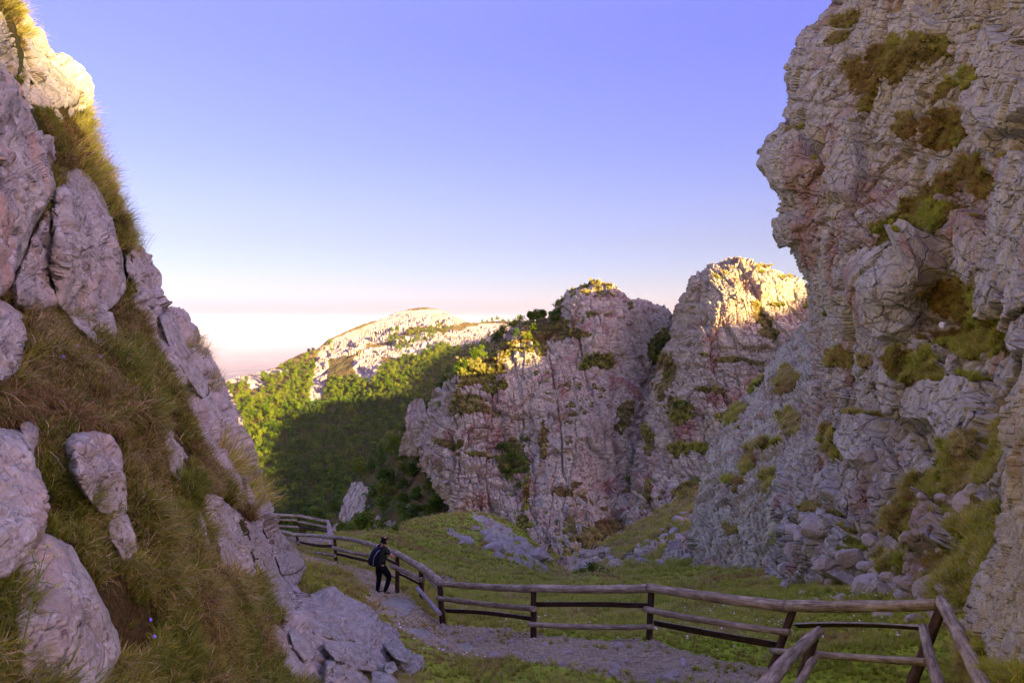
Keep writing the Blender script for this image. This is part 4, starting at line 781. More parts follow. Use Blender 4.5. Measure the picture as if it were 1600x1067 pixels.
# wispy fringe along the outline of the crag
FR = [(PA, [(120, 150), (150, 190), (190, 330), (215, 400), (170, 400), (110, 240)], 260, 0.26), (PA, [(296, 520), (330, 580), (345, 640), (320, 620), (285, 540)], 50, 0.28), (PA, [(-20, -60), (40, 20), (60, 60), (20, 60), (-20, 20)], 70, 0.2), (PA, [(355, 690), (420, 790), (400, 800), (340, 700)], 90, 0.35)]
WISP = [tuft_mesh(34, 1.0, 0.45, 0.35, 0.006, GM, [.3, .3, .2, .2], 450 + i, 5) for i in range(3)]
P_, R_, S_, K_ = [], [], [], []
for pk, pl, cnt, h_ in FR:
    p, n, k = pk.draw(inpoly(pk.px, pk.py, pl), cnt, 0.5)
    if len(p) == 0: continue
    P_.append(p); R_.append(eulers(up_align(n, 0.45) + np.array([0.25, 0, 0]) + RNG.normal(0, 0.15, (len(p), 3)), rnd(len(p), 0, 6.28))); S_.append(rnd(len(p), 0.6, 1.2) * h_ * 1.6); K_.append(RNG.integers(0, 3, len(p)))
scatter('wispy_grass', np.vstack(P_), np.vstack(R_), np.concatenate(S_), np.concatenate(K_), WISP, 'thin wispy grass along the outline of the left crag')
# valley meadow
mk = ~pm & (PG.px > 380) & (PG.px < 1640) & (PG.py < 1120) & (PG.p[:, 1] < 40)
p, n, k = PG.draw(mk, 26000, 0.72); D_ = p[:, 1]
s_ = rnd(len(p), 0.09, 0.22) * (0.8 + 0.5 * (fbm(p / 1.5, 3, 5) > 0.1)) * np.clip(D_ / 18, 0.7, 1.5)
dist_path = 0.0
scatter('meadow_grass', p, eulers(up_align(n, 0.9) + RNG.normal(0, 0.1, (len(p), 3)), rnd(len(p), 0, 6.28)), s_, kinds(p, 2.2, 0.38 - 0.2 * (p[:, 0] < -1)), TUFTS, 'green meadow grass on both sides of the footpath')
mk = ~pm & (PG.px > 440) & (PG.px < 1560) & (PG.p[:, 1] >= 38) & (PG.p[:, 1] < 110) & (PG.v > 0.55)
p, n, k = PG.draw(mk, 14000, 0.8)
scatter('far_meadow_grass', p, eulers(up_align(n, 0.9), rnd(len(p), 0, 6.28)), rnd(len(p), 0.22, 0.5), kinds(p, 6, 0.02), TUFTS, 'dry olive grass over the mound and the valley floor')
# a few tufts in the edges of the path
mk = pm & (PG.px > 420) & (PG.py < 1110); p, n, k = PG.draw(mk, 2600, 0.8); q = fbm(p / 0.8, 3, 15) > 0.16; p, n = p[q], n[q]
scatter('path_grass', p, eulers(up_align(n, 0.9), rnd(len(p), 0, 6.28)), rnd(len(p), 0.06, 0.17), kinds(p, 1, 0.1), TUFTS, 'short grass growing up through the path')
# ledges of the cliffs
def ledge(pick, n, smin, smax, name, label, gy=-0.05, thr=0.55, scale=3.0, mask=None):
    m = (pick.v > thr) & (pick.px > 600) & (pick.px < 1650) & (pick.py > -40) & (pick.py < 1100)
    if mask is not None: m &= mask
    p, nn, k = pick.draw(m, n, 0.6)
    scatter(name, p, eulers(up_align(nn, 0.55) + RNG.normal(0, 0.15, (len(p), 3)), rnd(len(p), 0, 6.28)), rnd(len(p), smin, smax), kinds(p, scale, gy), TUFTS, label)
ledge(PD, 12000, 0.16, 0.44, 'cliff_grass', 'brown and green grass growing on the ledges of the right cliff', -0.06)
ledge(P3, 3500, 0.5, 1.1, 'crag_grass', 'tufts of dry grass on the ledges of the middle crag', -0.02, 0.55, 5)
ledge(P1, 5200, 0.6, 1.5, 'peak_grass', 'grass and low growth on the ledges of the left peak', 0.0, 0.55, 14)
ledge(P2, 4600, 0.6, 1.4, 'peak_grass', 'grass and low growth on the ledges of the right peak', 0.05, 0.55, 14)
ledge(PT, 5000, 0.6, 1.3, 'slope_grass', 'green grass on the steep slope below the cliffs', 0.22, 0.6, 8)
ledge(PE, 700, 0.1, 0.25, 'buttress_grass', 'grass at the foot of the near rock face', 0.1, 0.4, 1)

# ------------------------------------------------------------------ trees and shrubs
def leaf_mat(name, a, b_, c_):
    m, nt, b = newmat(name); oi = nt.nodes.new('ShaderNodeObjectInfo'); v = ntex(nt)
    c = nramp(nt, oi.outputs['Random'], [(0.0, a), (0.5, b_), (1.0, c_)])
    f = nnoise(nt, 2.0, 3, 0.6, v); c = nmix(nt, 0.6, c, nramp(nt, f, [(0.3, (0.5, 0.5, 0.5)), (0.7, (1, 1, 1))]), 'MULTIPLY')
    nt.links.new(c, b.inputs['Base Color']); b.inputs['Roughness'].default_value = 0.65
    tr = nt.nodes.new('ShaderNodeBsdfTranslucent'); nt.links.new(c, tr.inputs['Color'])
    ms = nt.nodes.new('ShaderNodeMixShader'); ms.inputs[0].default_value = 0.25
    out = [n for n in nt.nodes if n.type == 'OUTPUT_MATERIAL'][0]
    nt.links.new(b.outputs[0], ms.inputs[1]); nt.links.new(tr.outputs[0], ms.inputs[2]); nt.links.new(ms.outputs[0], out.inputs[0])
    return m
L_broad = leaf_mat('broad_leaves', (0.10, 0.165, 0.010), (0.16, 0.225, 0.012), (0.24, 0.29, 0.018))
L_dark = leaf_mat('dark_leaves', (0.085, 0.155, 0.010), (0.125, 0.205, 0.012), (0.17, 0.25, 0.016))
M_bark, nt_, b_ = newmat('bark'); b_.inputs['Base Color'].default_value = (0.13, 0.10, 0.08, 1)
def crown_mesh(kind, seed, n=520, mat=None):
    """unit tree: height 1, leaves as small tilted faces clustered on limbs"""
    rg = np.random.default_rng(seed)
    if kind == 'conifer':
        t = rg.uniform(0.08, 1.0, n) ** 0.8; tier = np.round(t * 9) / 9 * 0.6 + t * 0.4; R = 0.20 * (1 - tier) ** 0.75 + 0.015
        az = rg.uniform(0, 6.283, n); rr = R * rg.uniform(0.35, 1.0, n) * (1 + 0.25 * np.sin(az * 3 + seed) + 0.2 * np.sin(az * 5 + t * 20)); c = np.stack([rr * np.cos(az), rr * np.sin(az), tier - 0.25 * rr], -1); sz = 0.028
    else:
        W = 0.30 if kind == 'broad' else 0.5; m = 9
        lc = np.stack([rg.normal(0, W * 0.42, m), rg.normal(0, W * 0.42, m), rg.uniform(0.32, 0.78, m) if kind == 'broad' else rg.uniform(0.2, 0.6, m)], -1); lc[0] = (0, 0, 0.80 if kind == 'broad' else 0.62)
        lr = rg.uniform(0.12, 0.20, m) * (1.0 if kind == 'broad' else 1.35); w = rg.integers(0, m, n)
        d = rg.normal(size=(n, 3)); d /= np.linalg.norm(d, axis=1, keepdims=True); c = lc[w] + d * (lr[w] * rg.uniform(0.55, 1.1, n))[:, None]; sz = 0.038
    ax = rg.normal(size=(n, 3)); ax /= np.linalg.norm(ax, axis=1, keepdims=True); ax[:, 2] = np.abs(ax[:, 2]) + 0.4
    u = np.cross(ax, rg.normal(size=(n, 3))); u /= np.linalg.norm(u, axis=1, keepdims=True); v = np.cross(ax, u); v /= np.linalg.norm(v, axis=1, keepdims=True)
    s1 = sz * rg.uniform(0.7, 1.5, n)[:, None]; s2 = sz * rg.uniform(0.5, 1.1, n)[:, None]
    q = np.stack([c - u * s1, c - v * s2 + ax * sz * 0.2, c + u * s1, c + v * s2 - ax * sz * 0.3], 1).reshape(-1, 3)
    return fastmesh('crown', q, np.arange(4 * n).reshape(-1, 4), mat or (L_dark if kind == 'conifer' else L_broad), False)
def tube_mesh(name, pts, rad, mat, n=6):
    P_ = [Vector(p) for p in pts]; co = []; 
    for i, p in enumerate(P_):
        d = (P_[min(i + 1, len(P_) - 1)] - P_[max(i - 1, 0)]).normalized(); u = d.orthogonal().normalized(); v = d.cross(u)
        for k in range(n): a = 2 * math.pi * k / n; co.append(p + (u * math.cos(a) + v * math.sin(a)) * rad[i])
    q = [(i * n + k, i * n + (k + 1) % n, (i + 1) * n + (k + 1) % n, (i + 1) * n + k) for i in range(len(P_) - 1) for k in range(n)]
    return fastmesh(name, np.array([c[:] for c in co]), np.array(q), mat)
def trunk_mesh(seed):
    rg = random.Random(seed); return tube_mesh('trunk', [(0, 0, -0.12), (rg.uniform(-.01, .01), 0, 0.2), (rg.uniform(-.03, .03), rg.uniform(-.03, .03), 0.5), (rg.uniform(-.04, .04), 0, 0.75)], [0.022, 0.018, 0.012, 0.004], M_bark)
CR = {'broad': [crown_mesh('broad', 500 + i) for i in range(4)], 'darkbroad': [crown_mesh('broad', 510 + i, 520, L_dark) for i in range(3)], 'conifer': [crown_mesh('conifer', 520 + i, 620) for i in range(4)],
      'shrub': [crown_mesh('shrub', 530 + i, 520, L_broad) for i in range(3)], 'darkshrub': [crown_mesh('shrub', 540 + i, 620, L_dark) for i in range(3)],
      'bigbroad': [crown_mesh('broad', 550 + i, 1500) for i in range(3)], 'bigdark': [crown_mesh('broad', 560 + i, 1600, L_dark) for i in range(3)]}
for nm in ('bigbroad', 'bigdark'):
    pass
TR = [trunk_mesh(600 + i) for i in range(3)]
def tree(kind, loc, h, label, cat='tree', group=None, wide=1.0, parts=True, name=None):
    e = bpy.data.objects.new(name or ('conifer_tree' if kind == 'conifer' else 'shrub' if 'shrub' in kind else 'broadleaf_tree'), None); COL.objects.link(e)
    e.location = loc; e.rotation_euler = (0, 0, random.uniform(0, 6.28)); e.scale = (h * wide, h * wide * random.uniform(0.85, 1.15), h); e.empty_display_size = 0.1
    tag(e, label, cat, group)
    link('crown', random.choice(CR[kind]), e); link('trunk', random.choice(TR), e)
    return e
FOREST = [(345, 618), (352, 604), (372, 602), (400, 588), (430, 580), (478, 553), (492, 548), (490, 600), (484, 640), (500, 632), (515, 596), (560, 592), (600, 572), (650, 556), (690, 540), (720, 520), (770, 500), (810, 505), (800, 560), (720, 640), (680, 700), (620, 760), (560, 840), (500, 850), (430, 850), (402, 750), (388, 705), (366, 665)]
def thin(px, py, order, step):
    """keep points that stand at least one step apart in a coarse grid"""
    seen = {}; keep = []
    for i in order:
        st = step[i]; g = (int(px[i] / 8), int(py[i] / 8)); ok = True
        for a in (-2, -1, 0, 1, 2):
            for b in (-2, -1, 0, 1, 2):
                for j in seen.get((g[0] + a, g[1] + b), ()):
                    if (px[i] - px[j]) ** 2 + ((py[i] - py[j]) * 1.25) ** 2 < st * st: ok = False; break
                if not ok: break
            if not ok: break
        if ok: seen.setdefault(g, []).append(i); keep.append(i)
    return keep
mk = inpoly(PM.px, PM.py, FOREST) & (blobs(PM.px, PM.py, ROCK_MTN) < 0.12)
mk |= inpoly(PM.px, PM.py, [(618, 545), (640, 522), (660, 514), (700, 510), (704, 522), (680, 528), (650, 538), (626, 552)]) | inpoly(PM.px, PM.py, [(604, 540), (612, 518), (622, 518), (620, 545)]) | inpoly(PM.px, PM.py, [(506, 548), (512, 536), (520, 538), (518, 550)])
idx = np.where(mk)[0]; idx = RNG.permutation(idx)[:24000]; dist = PM.p[:, 1]
stp = 9.0 * 9.5 * F / 1256 / 9.0 * np.ones(len(PM.px)); stp = np.clip(8.0 * 700 / dist, 5.5, 12)
keep = thin(PM.px, PM.py, idx, stp); keep.sort(key=lambda i: dist[i])
idx2 = RNG.permutation(np.where((PS.py > 600) & (blobs(PS.px, PS.py, ROCK_SL) < 0.05) & (PS.py < 850) & (PS.px < 745))[0])[:9000]
keep2 = thin(PS.px, PS.py, idx2, np.full(len(PS.px), 17.0))
n_ind = 0
for i in keep2:
    if n_ind >= 95: break
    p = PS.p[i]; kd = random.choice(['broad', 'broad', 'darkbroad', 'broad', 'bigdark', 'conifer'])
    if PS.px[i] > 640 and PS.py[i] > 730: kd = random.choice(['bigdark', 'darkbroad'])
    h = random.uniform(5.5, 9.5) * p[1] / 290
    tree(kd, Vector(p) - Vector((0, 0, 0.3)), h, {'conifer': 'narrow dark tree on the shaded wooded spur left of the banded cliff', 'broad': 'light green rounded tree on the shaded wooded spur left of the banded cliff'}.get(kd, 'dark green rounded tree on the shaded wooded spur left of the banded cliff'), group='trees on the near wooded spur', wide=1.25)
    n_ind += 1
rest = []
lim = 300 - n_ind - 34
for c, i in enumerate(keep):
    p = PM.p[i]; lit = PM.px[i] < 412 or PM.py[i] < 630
    kd = 'broad' if (lit and random.random() < 0.85) else random.choice(['conifer', 'darkbroad', 'broad', 'conifer', 'darkbroad'])  # lighter leaves mostly in the sunlit zone: sunshine put into the leaf colour
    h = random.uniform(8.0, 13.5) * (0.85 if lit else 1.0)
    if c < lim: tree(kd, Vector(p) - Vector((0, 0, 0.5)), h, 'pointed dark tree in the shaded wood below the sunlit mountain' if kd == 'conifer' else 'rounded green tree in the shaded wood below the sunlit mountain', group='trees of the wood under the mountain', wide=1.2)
    else: rest.append((p, kd, h))
if rest:
    kk = {'broad': 0, 'darkbroad': 4, 'conifer': 7}; ml = CR['broad'] + CR['darkbroad'] + CR['conifer']
    pr = np.array([r[0] for r in rest]); vi = np.array([kk[r[1]] + random.randrange({'broad': 4, 'darkbroad': 3, 'conifer': 4}[r[1]]) for r in rest]); hh_ = np.array([r[2] for r in rest])
    scatter('forest', pr - np.array([0, 0, 0.5]), np.stack([0 * hh_, 0 * hh_, rnd(len(hh_), 0, 6.28)], -1), np.stack([hh_ * 1.2, hh_ * 1.2, hh_], -1), vi, ml, 'dense wood covering the flank of the far mountain')
print('trees', n_ind, len(keep), len(rest))
# the trees along the crest between the mountain and the left peak
def on(relief_, px, py):
    P0 = {id(c1): P1, id(c2): P2, id(c3): P3, id(dd): PD, id(slope): PS, id(mtn): PM, id(gnd): PG, id(tal): PT}[id(relief_)]
    i = np.argmin((P0.px - px) ** 2 + (P0.py - py) ** 2 + (P0.p[:, 1] * 0.0)); return Vector(P0.p[i])
for i, (px, py, hp, kd) in enumerate([(708, 592, 22, 'broad'), (716, 584, 26, 'darkbroad'), (724, 578, 22, 'broad'), (733, 570, 26, 'broad'), (742, 566, 30, 'broad'), (752, 560, 30, 'darkbroad'), (748, 575, 18, 'broad'), (762, 552, 34, 'broad'), (772, 545, 32, 'darkbroad'),
                               (780, 538, 32, 'darkbroad'), (786, 530, 30, 'broad'), (794, 524, 30, 'broad'), (803, 518, 28, 'broad'), (812, 512, 26, 'broad'), (806, 528, 20, 'darkbroad'), (820, 512, 24, 'broad'), (828, 508, 26, 'bigdark'), (838, 504, 26, 'bigbroad'), (848, 506, 28, 'bigdark'), (856, 512, 30, 'bigdark'), (866, 506, 28, 'bigdark'), (872, 498, 22, 'darkbroad'), (845, 528, 24, 'bigdark'), (858, 530, 22, 'bigdark'), (870, 524, 18, 'darkbroad'), (834, 522, 22, 'broad'), (826, 534, 22, 'broad'), (790, 546, 18, 'darkbroad'), (760, 566, 16, 'broad'), (700, 606, 20, 'darkbroad'), (838, 545, 16, 'broad'), (882, 512, 18, 'darkbroad')]):
    if i % 4 == 3: continue
    b = on(c1, px, py); tree(kd, b, hp * b.y / F * 0.85, 'green tree on the crest between the mountain and the left peak', group='trees along the cliff crest', wide=1.15)
SHR = [(c1, 788, 706, 20, 'darkshrub', 'dark bush filling the hollow of the banded left cliff'), (c1, 806, 724, 24, 'darkshrub', ''), (c1, 796, 742, 18, 'darkshrub', ''), (c1, 818, 738, 14, 'darkshrub', ''), (c1, 778, 722, 12, 'shrub', ''), (c1, 812, 762, 14, 'darkshrub', ''), (c1, 688, 638, 16, 'shrub', 'low green bush on the rim at the left of the banded cliff'), (c1, 822, 690, 14, 'darkshrub', ''),
       (c1, 935, 558, 12, 'shrub', ''), (c2, 1060, 640, 16, 'darkshrub', 'dark bush in the gully left of the right peak'), (c2, 1046, 590, 12, 'darkshrub', ''), (c1, 1036, 540, 14, 'darkshrub', ''), (c2, 975, 756, 12, 'darkshrub', ''), (c3, 1138, 648, 12, 'shrub', ''),
       (gnd, 925, 893, 22, 'darkshrub', 'dark bush at the bottom of the gully below the cliffs'), (gnd, 908, 898, 14, 'darkshrub', 'small dark bush left of the gully bush'), (dd, 1275, 540, 0, '', ''), (dd, 1562, 800, 30, 'darkshrub', 'dark green bush in the shade beside the near rock face'), (dd, 1478, 735, 26, 'shrub', 'bright green clump under the square block of the right cliff'), (dd, 1290, 494, 14, 'darkshrub', 'small dark bush in the crack at the edge of the right cliff'),
       (gnd, 565, 836, 34, 'bigdark', 'round dark tree standing at the edge of the meadow beyond the far fence'), (gnd, 615, 832, 16, 'darkshrub', 'small dark bush at the left end of the mound'), (gnd, 545, 834, 20, 'darkshrub', 'dark bush left of the round dark tree beyond the far fence')]
for r_, px, py, hp, kd, lab in SHR:
    if not kd: continue
    b = on(r_, px, py); h = hp * b.y / F
    tree(kd, b - Vector((0, 0, 0.15 * h)), h * 1.2, lab or 'small dark bush rooted in a crack of the cliffs', 'bush', None if lab else 'bushes in the cracks of the cliffs', wide=1.3, name='bush')

# ------------------------------------------------------------------ fence of logs
def wood_mat(name, a, b_, c_, crack=0.6):
    m, nt, b = newmat(name); v = ntex(nt, (1, 1, 0.10)); v1 = ntex(nt)
    st = nnoise(nt, 26, 5, 0.65, v, 0.5); bl = nnoise(nt, 3.0, 4, 0.6, v1); oi = nt.nodes.new('ShaderNodeObjectInfo')
    c = nramp(nt, st, [(0.32, a), (0.5, b_), (0.68, c_)]); c = nmix(nt, nramp(nt, bl, [(0.42, (0, 0, 0)), (0.66, (0.6, 0.6, 0.6))]), c, a)
    c = nmix(nt, 0.45, c, nramp(nt, oi.outputs['Random'], [(0, (0.7, 0.66, 0.66)), (1, (1, 1, 1))]), 'MULTIPLY')
    nt.links.new(c, b.inputs['Base Color']); b.inputs['Roughness'].default_value = 0.8
    bp = nt.nodes.new('ShaderNodeBump'); bp.inputs['Strength'].default_value = crack; bp.inputs['Distance'].default_value = 0.012
    nt.links.new(st, bp.inputs['Height']); nt.links.new(bp.outputs[0], b.inputs['Normal']); return m
W_grey = wood_mat('weathered_log', (0.15, 0.10, 0.055), (0.42, 0.34, 0.20), (0.66, 0.56, 0.36))
W_dark = wood_mat('dark_log', (0.035, 0.020, 0.011), (0.085, 0.052, 0.032), (0.15, 0.098, 0.062))
W_pale = wood_mat('pale_log', (0.30, 0.25, 0.21), (0.48, 0.42, 0.37), (0.60, 0.54, 0.48))
def log_obj(name, A_, B_, r0, r1, mat, parent, seed, bow=0.012, half=False, label=None):
    A_, B_ = Vector(A_), Vector(B_); L = (B_ - A_).length; rg = np.random.default_rng(seed); m, n = 26, 16
    z = np.linspace(0, L, m); th = np.linspace(0, 2 * math.pi, n, endpoint=False); R = np.interp(z, [0, L], [r0, r1])
    Z, TH = np.meshgrid(z, th, indexing='ij'); q = np.stack([np.cos(TH) * 1.2, np.sin(TH) * 1.2, Z * 2.0], -1) + seed
    rr = R[:, None] * (1 + 0.13 * fbm(q, 3, seed) + 0.03 * fbm(q * 5, 2, seed))
    for kz in rg.uniform(0.1, 0.9, 3):
        ka = rg.uniform(0, 6.28); rr = rr + R[:, None] * 0.20 * np.exp(-((Z - kz * L) / 0.05) ** 2 - (np.angle(np.exp(1j * (TH - ka))) / 0.5) ** 2)
    x = rr * np.cos(TH); y = rr * np.sin(TH)
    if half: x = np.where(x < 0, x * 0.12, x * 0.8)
    bz = bow * L * np.sin(math.pi * Z / L); an = rg.uniform(0, 6.28); x = x + bz * math.cos(an); y = y + bz * math.sin(an)
    co = np.stack([x, y, Z], -1).reshape(-1, 3); c0 = len(co); co = np.vstack([co, [[bow * 0, 0, 0.004]], [[0, 0, L - 0.004]]])
    qd = gridq(m, n, True)[:, ::-1]; me = bpy.data.meshes.new(name)
    f = [tuple(a) for a in qd[:, ::-1]] + [(c0, k, (k + 1) % n)[::-1] for k in range(n)] + [(c0 + 1, (m - 1) * n + k, (m - 1) * n + (k + 1) % n) for k in range(n)]
    me.from_pydata([tuple(a) for a in co], [], f); me.materials.append(mat)
    for pl in me.polygons[:len(qd)]: pl.use_smooth = True
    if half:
        me.materials.append(W_pale)  # pale round side: sky light on the top edge put into the colour
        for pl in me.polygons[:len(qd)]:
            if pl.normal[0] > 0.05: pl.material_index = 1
    me.update(); o = link(name, me, parent)
    zq = (B_ - A_).normalized()
    if half:
        out = Vector((0, 1, 0)); xq = (out - zq * out.dot(zq)).normalized()
    else: xq = zq.orthogonal().normalized()
    yq = zq.cross(xq); M = Matrix((xq, yq, zq)).transposed().to_4x4(); M.translation = A_
    o.matrix_world = parent.matrix_world.inverted() @ M if False else M
    if label: o['label'] = label
    return o
def fence_root(name, label, loc):
    e = bpy.data.objects.new(name, None); COL.objects.link(e); e.location = (0, 0, 0); e.empty_display_size = 0.2; tag(e, label, 'fence'); return e
FE = fence_root('log_fence', 'long curving fence of weathered logs on dark posts beside the gravel path', None)
SD = [1000]
def LG(root, nm, x0, y0, d0, x1, y1, d1, w0, w1, mat, half=False, label=None, bow=0.01):
    SD[0] += 1
    return log_obj(nm, V(x0, y0, d0), V(x1, y1, d1), 0.44 * w0 * d0 / F, 0.44 * w1 * d1 / F, mat, root, SD[0], bow, half, label)
POSTS = [(464, 836, 468, 857, 36.5, 5), (523, 842, 526, 882, 31, 6), (621, 868, 621, 928, 25, 8), (658, 890, 659, 942, 22.5, 9), (687, 914, 693, 980, 20, 11), (834, 922, 834, 998, 16.5, 11), (1018, 922, 1014, 1004, 15.5, 12), (1240, 950, 1203, 1052, 13.2, 15), (1472, 945, 1422, 1068, 10.1, 19)]
for x0, y0, x1, y1, d, w in POSTS: LG(FE, 'post', x1, y1 + 6, d, x0, y0, d, w, w * 0.92, W_dark, bow=0.004)
d8, d9, d10, d11, d5, d4, d3, d2, d1 = 16.5, 15.5, 13.2, 10.1, 20, 22.5, 25, 31, 36.5
TOPR = [(424, 826, 40, 462, 836, d1, 5, 6), (460, 835, d1, 523, 840, d2, 6, 7), (520, 839, d2, 588, 853, 27, 7, 8), (584, 852, 27, 623, 866, d3, 8, 9), (618, 863, d3, 658, 886, d4, 10, 12), (655, 884, d4, 690, 912, d5, 14, 15), (686, 911, d5, 836, 920, d8, 10, 13), (828, 918, d8, 1014, 919, d9, 13, 15), (1012, 918, d9, 1234, 948, d10, 15, 20), (1230, 946, d10, 1466, 944, d11, 20, 20)]
for t in TOPR: LG(FE, 'top_rail', t[0], t[1], t[2], t[3], t[4], t[5], t[6], t[7], W_grey)
o_ = 0.16
RAILS = [(440, 838, 38, 468, 848, d1 - o_, 5, 5, W_grey, 0), (466, 846, d1 + .2, 524, 853, d2 + .2, 6, 6, W_dark, 1), (474, 862, 36, 524, 868, d2 - o_, 5, 5, W_grey, 0), (520, 855, d2 - o_, 584, 868, 27, 6, 6, W_grey, 0), (526, 865, d2 + .2, 600, 882, 26.5, 6, 6, W_dark, 1), (600, 893, 26, 622, 904, d3 + .2, 5, 5, W_grey, 0), (604, 873, 26, 621, 882, d3 + .2, 6, 6, W_dark, 1),
         (612, 884, d3 - o_, 660, 906, d4 - o_, 8, 9, W_grey, 0), (622, 896, d3 + .2, 658, 914, d4 + .2, 6, 7, W_dark, 1), (662, 898, d4 + .2, 690, 926, d5 + .2, 6, 6, W_pale, 0),
         (684, 934, d5 - o_, 835, 951, d8 - o_, 8, 10, W_grey, 0), (696, 954, d5 + .2, 832, 967, d8 + .2, 8, 9, W_dark, 1), (838, 944, d8 + .2, 1016, 946, d9 + .2, 9, 9, W_dark, 1), (825, 975, d8 - o_, 1020, 979, d9 - o_, 9, 9, W_grey, 0),
         (1007, 951, d9 - o_, 1234, 988, d10 - o_, 11, 12, W_grey, 0), (1022, 973, d9 + .2, 1216, 1008, d10 + .2, 11, 13, W_dark, 1), (1244, 978, d10 + .2, 1456, 983, d11 + .25, 13, 14, W_dark, 1), (1206, 1016, d10 - o_, 1448, 1034, d11 - o_, 11, 14, W_grey, 0)]
for x0, y0, a0, x1, y1, a1, w0, w1, mt, hf_ in RAILS: LG(FE, 'rail', x0, y0, a0, x1, y1, a1, w0, w1, mt, bool(hf_))
LG(FE, 'rail', 652, 918, d4 - .2, 687, 958, d5 - .3, 7, 8, W_pale, label='pale slipped rail hanging loose from its post')
# return of the fence at the right corner, coming up towards the viewer
LG(FE, 'top_rail', 1470, 938, d11, 1556, 1110, 6.9, 20, 34, W_grey)
LG(FE, 'rail', 1442, 980, d11 - .25, 1484, 1112, 7.6, 16, 24, W_grey, label='shorter grey rail running down from the corner')
F2 = fence_root('log_handrail', 'thick log handrail on a short post at the bottom edge before the corner fence', None)
LG(F2, 'handrail', 1280, 985, 9.3, 1170, 1108, 6.9, 17, 36, W_grey, bow=0.015)
LG(F2, 'post', 1244, 1090, 9.2, 1272, 994, 9.25, 17, 17, W_dark)
LG(F2, 'rail', 1275, 1022, 9.3, 1232, 1090, 8.4, 13, 17, W_grey)
F3 = fence_root('log_fence', 'distant log fence around the lower bend of the path below the crag', None)
LG(F3, 'top_rail', 410, 802, 44, 468, 806, 43, 5, 5, W_grey); LG(F3, 'top_rail', 466, 805.5, 43, 514, 815, 42, 5, 5.5, W_grey)
LG(F3, 'rail', 416, 812, 44, 467, 813, 43, 4, 4, W_grey); LG(F3, 'rail', 466, 815, 43, 512, 824, 42, 4, 4, W_grey); LG(F3, 'rail', 420, 821, 44, 470, 824, 43, 4, 4, W_grey); LG(F3, 'rail', 468, 822, 43.2, 512, 830, 42.2, 4, 4, W_dark)
for x0, y0, x1, y1, d in [(422, 804, 423, 824, 44), (466, 807, 471, 836, 43)]: LG(F3, 'post', x1, y1, d, x0, y0, d, 4, 4, W_dark)
LG(F3, 'post', 516, 852, 39, 513, 814, 41.8, 4.5, 5, W_pale); LG(F3, 'top_rail', 512, 815, 42, 520, 842, 33, 5, 7, W_grey); LG(F3, 'rail', 513, 832, 41, 500, 846, 37, 3.5, 5, W_pale, label='pale brace leaning against the corner post')

# ------------------------------------------------------------------ the walker
def plain_mat(name, col, rough=0.8, noise=None):
    m, nt, b = newmat(name); b.inputs['Roughness'].default_value = rough
    v = ntex(nt); f = nnoise(nt, 22, 3, 0.6, v)
    c = nramp(nt, f, [(0.4, col), (0.6, noise or tuple(x * 1.25 for x in col))]); nt.links.new(c, b.inputs['Base Color']); return m
M_skin = plain_mat('skin', (0.50, 0.27, 0.18), 0.5); M_shirt = plain_mat('dark_camouflage_cloth', (0.010, 0.014, 0.009), 0.9, (0.045, 0.055, 0.030))
M_trouser = plain_mat('black_cloth', (0.010, 0.010, 0.013), 0.9); M_boot = plain_mat('brown_boot', (0.05, 0.03, 0.022)); M_hair = plain_mat('dark_hair', (0.012, 0.008, 0.006), 0.6)
M_pack = plain_mat('black_nylon', (0.008, 0.009, 0.014), 0.6); M_pipe = plain_mat('grey_piping', (0.30, 0.34, 0.42), 0.5)
FWD = Vector((0.80, 0.60, 0)); LEFT = Vector((-0.60, 0.80, 0)); FOOT = V(594, 929, 24.55)
man = bpy.data.objects.new('person', None); COL.objects.link(man); man.location = FOOT; man.empty_display_size = 0.2
tag(man, 'hiker in dark clothes resting his forearms on the top rail, seen from behind', 'person')
def skin_obj(name, joints, edges, mat, parent, levels=2, root=0):
    me = bpy.data.meshes.new(name); me.from_pydata([j[0] for j in joints], edges, []); o = bpy.data.objects.new(name, me); COL.objects.link(o)
    md = o.modifiers.new('skin', 'SKIN'); md.use_smooth_shade = True
    for k, j in enumerate(joints):
        sv = me.skin_vertices[0].data[k]; r = j[1]; sv.radius = (r, r) if isinstance(r, (int, float)) else r; sv.use_root = (k == root)
    sb = o.modifiers.new('sub', 'SUBSURF'); sb.levels = levels; sb.render_levels = levels
    dg = bpy.context.evaluated_depsgraph_get(); me2 = bpy.data.meshes.new_from_object(o.evaluated_get(dg)); me2.materials.clear(); me2.materials.append(mat); me2.name = name
    for p in me2.polygons: p.use_smooth = True
    bpy.data.objects.remove(o); o = link(name, me2, parent); return o
MB = Matrix((FWD, LEFT, Vector((0, 0, 1)))).transposed().to_4x4()   # body frame: forward, left, up
def body_part(o): o.matrix_local = MB; return o
arm = lambda sd, hx, hy, hz: [((0.10, sd * 0.19, 1.41), 0.058), ((0.20, sd * 0.235, 1.27), 0.050), ((0.30, sd * 0.235, 1.16), 0.043), ((0.44, sd * 0.17, 1.14), 0.040), ((hx - .06, hy, hz), 0.030)]
J = [((0, 0, 0.94), 0.095), ((0.03, 0, 1.10), 0.10), ((0.07, 0, 1.28), 0.11), ((0.09, 0, 1.42), 0.09), ((0.115, 0, 1.49), 0.058), ((0.135, 0, 1.55), 0.056), ((0.15, 0, 1.615), 0.088), ((0.155, 0, 1.68), 0.088), ((0.15, 0, 1.735), 0.055), ((0.235, 0.0, 1.60), 0.022)]
E = [(0, 1), (1, 2), (2, 3), (3, 4), (4, 5), (5, 6), (6, 7), (7, 8), (6, 9)]
HANDS = {1: (0.60, 0.05, 1.135), -1: (0.585, -0.09, 1.12)}
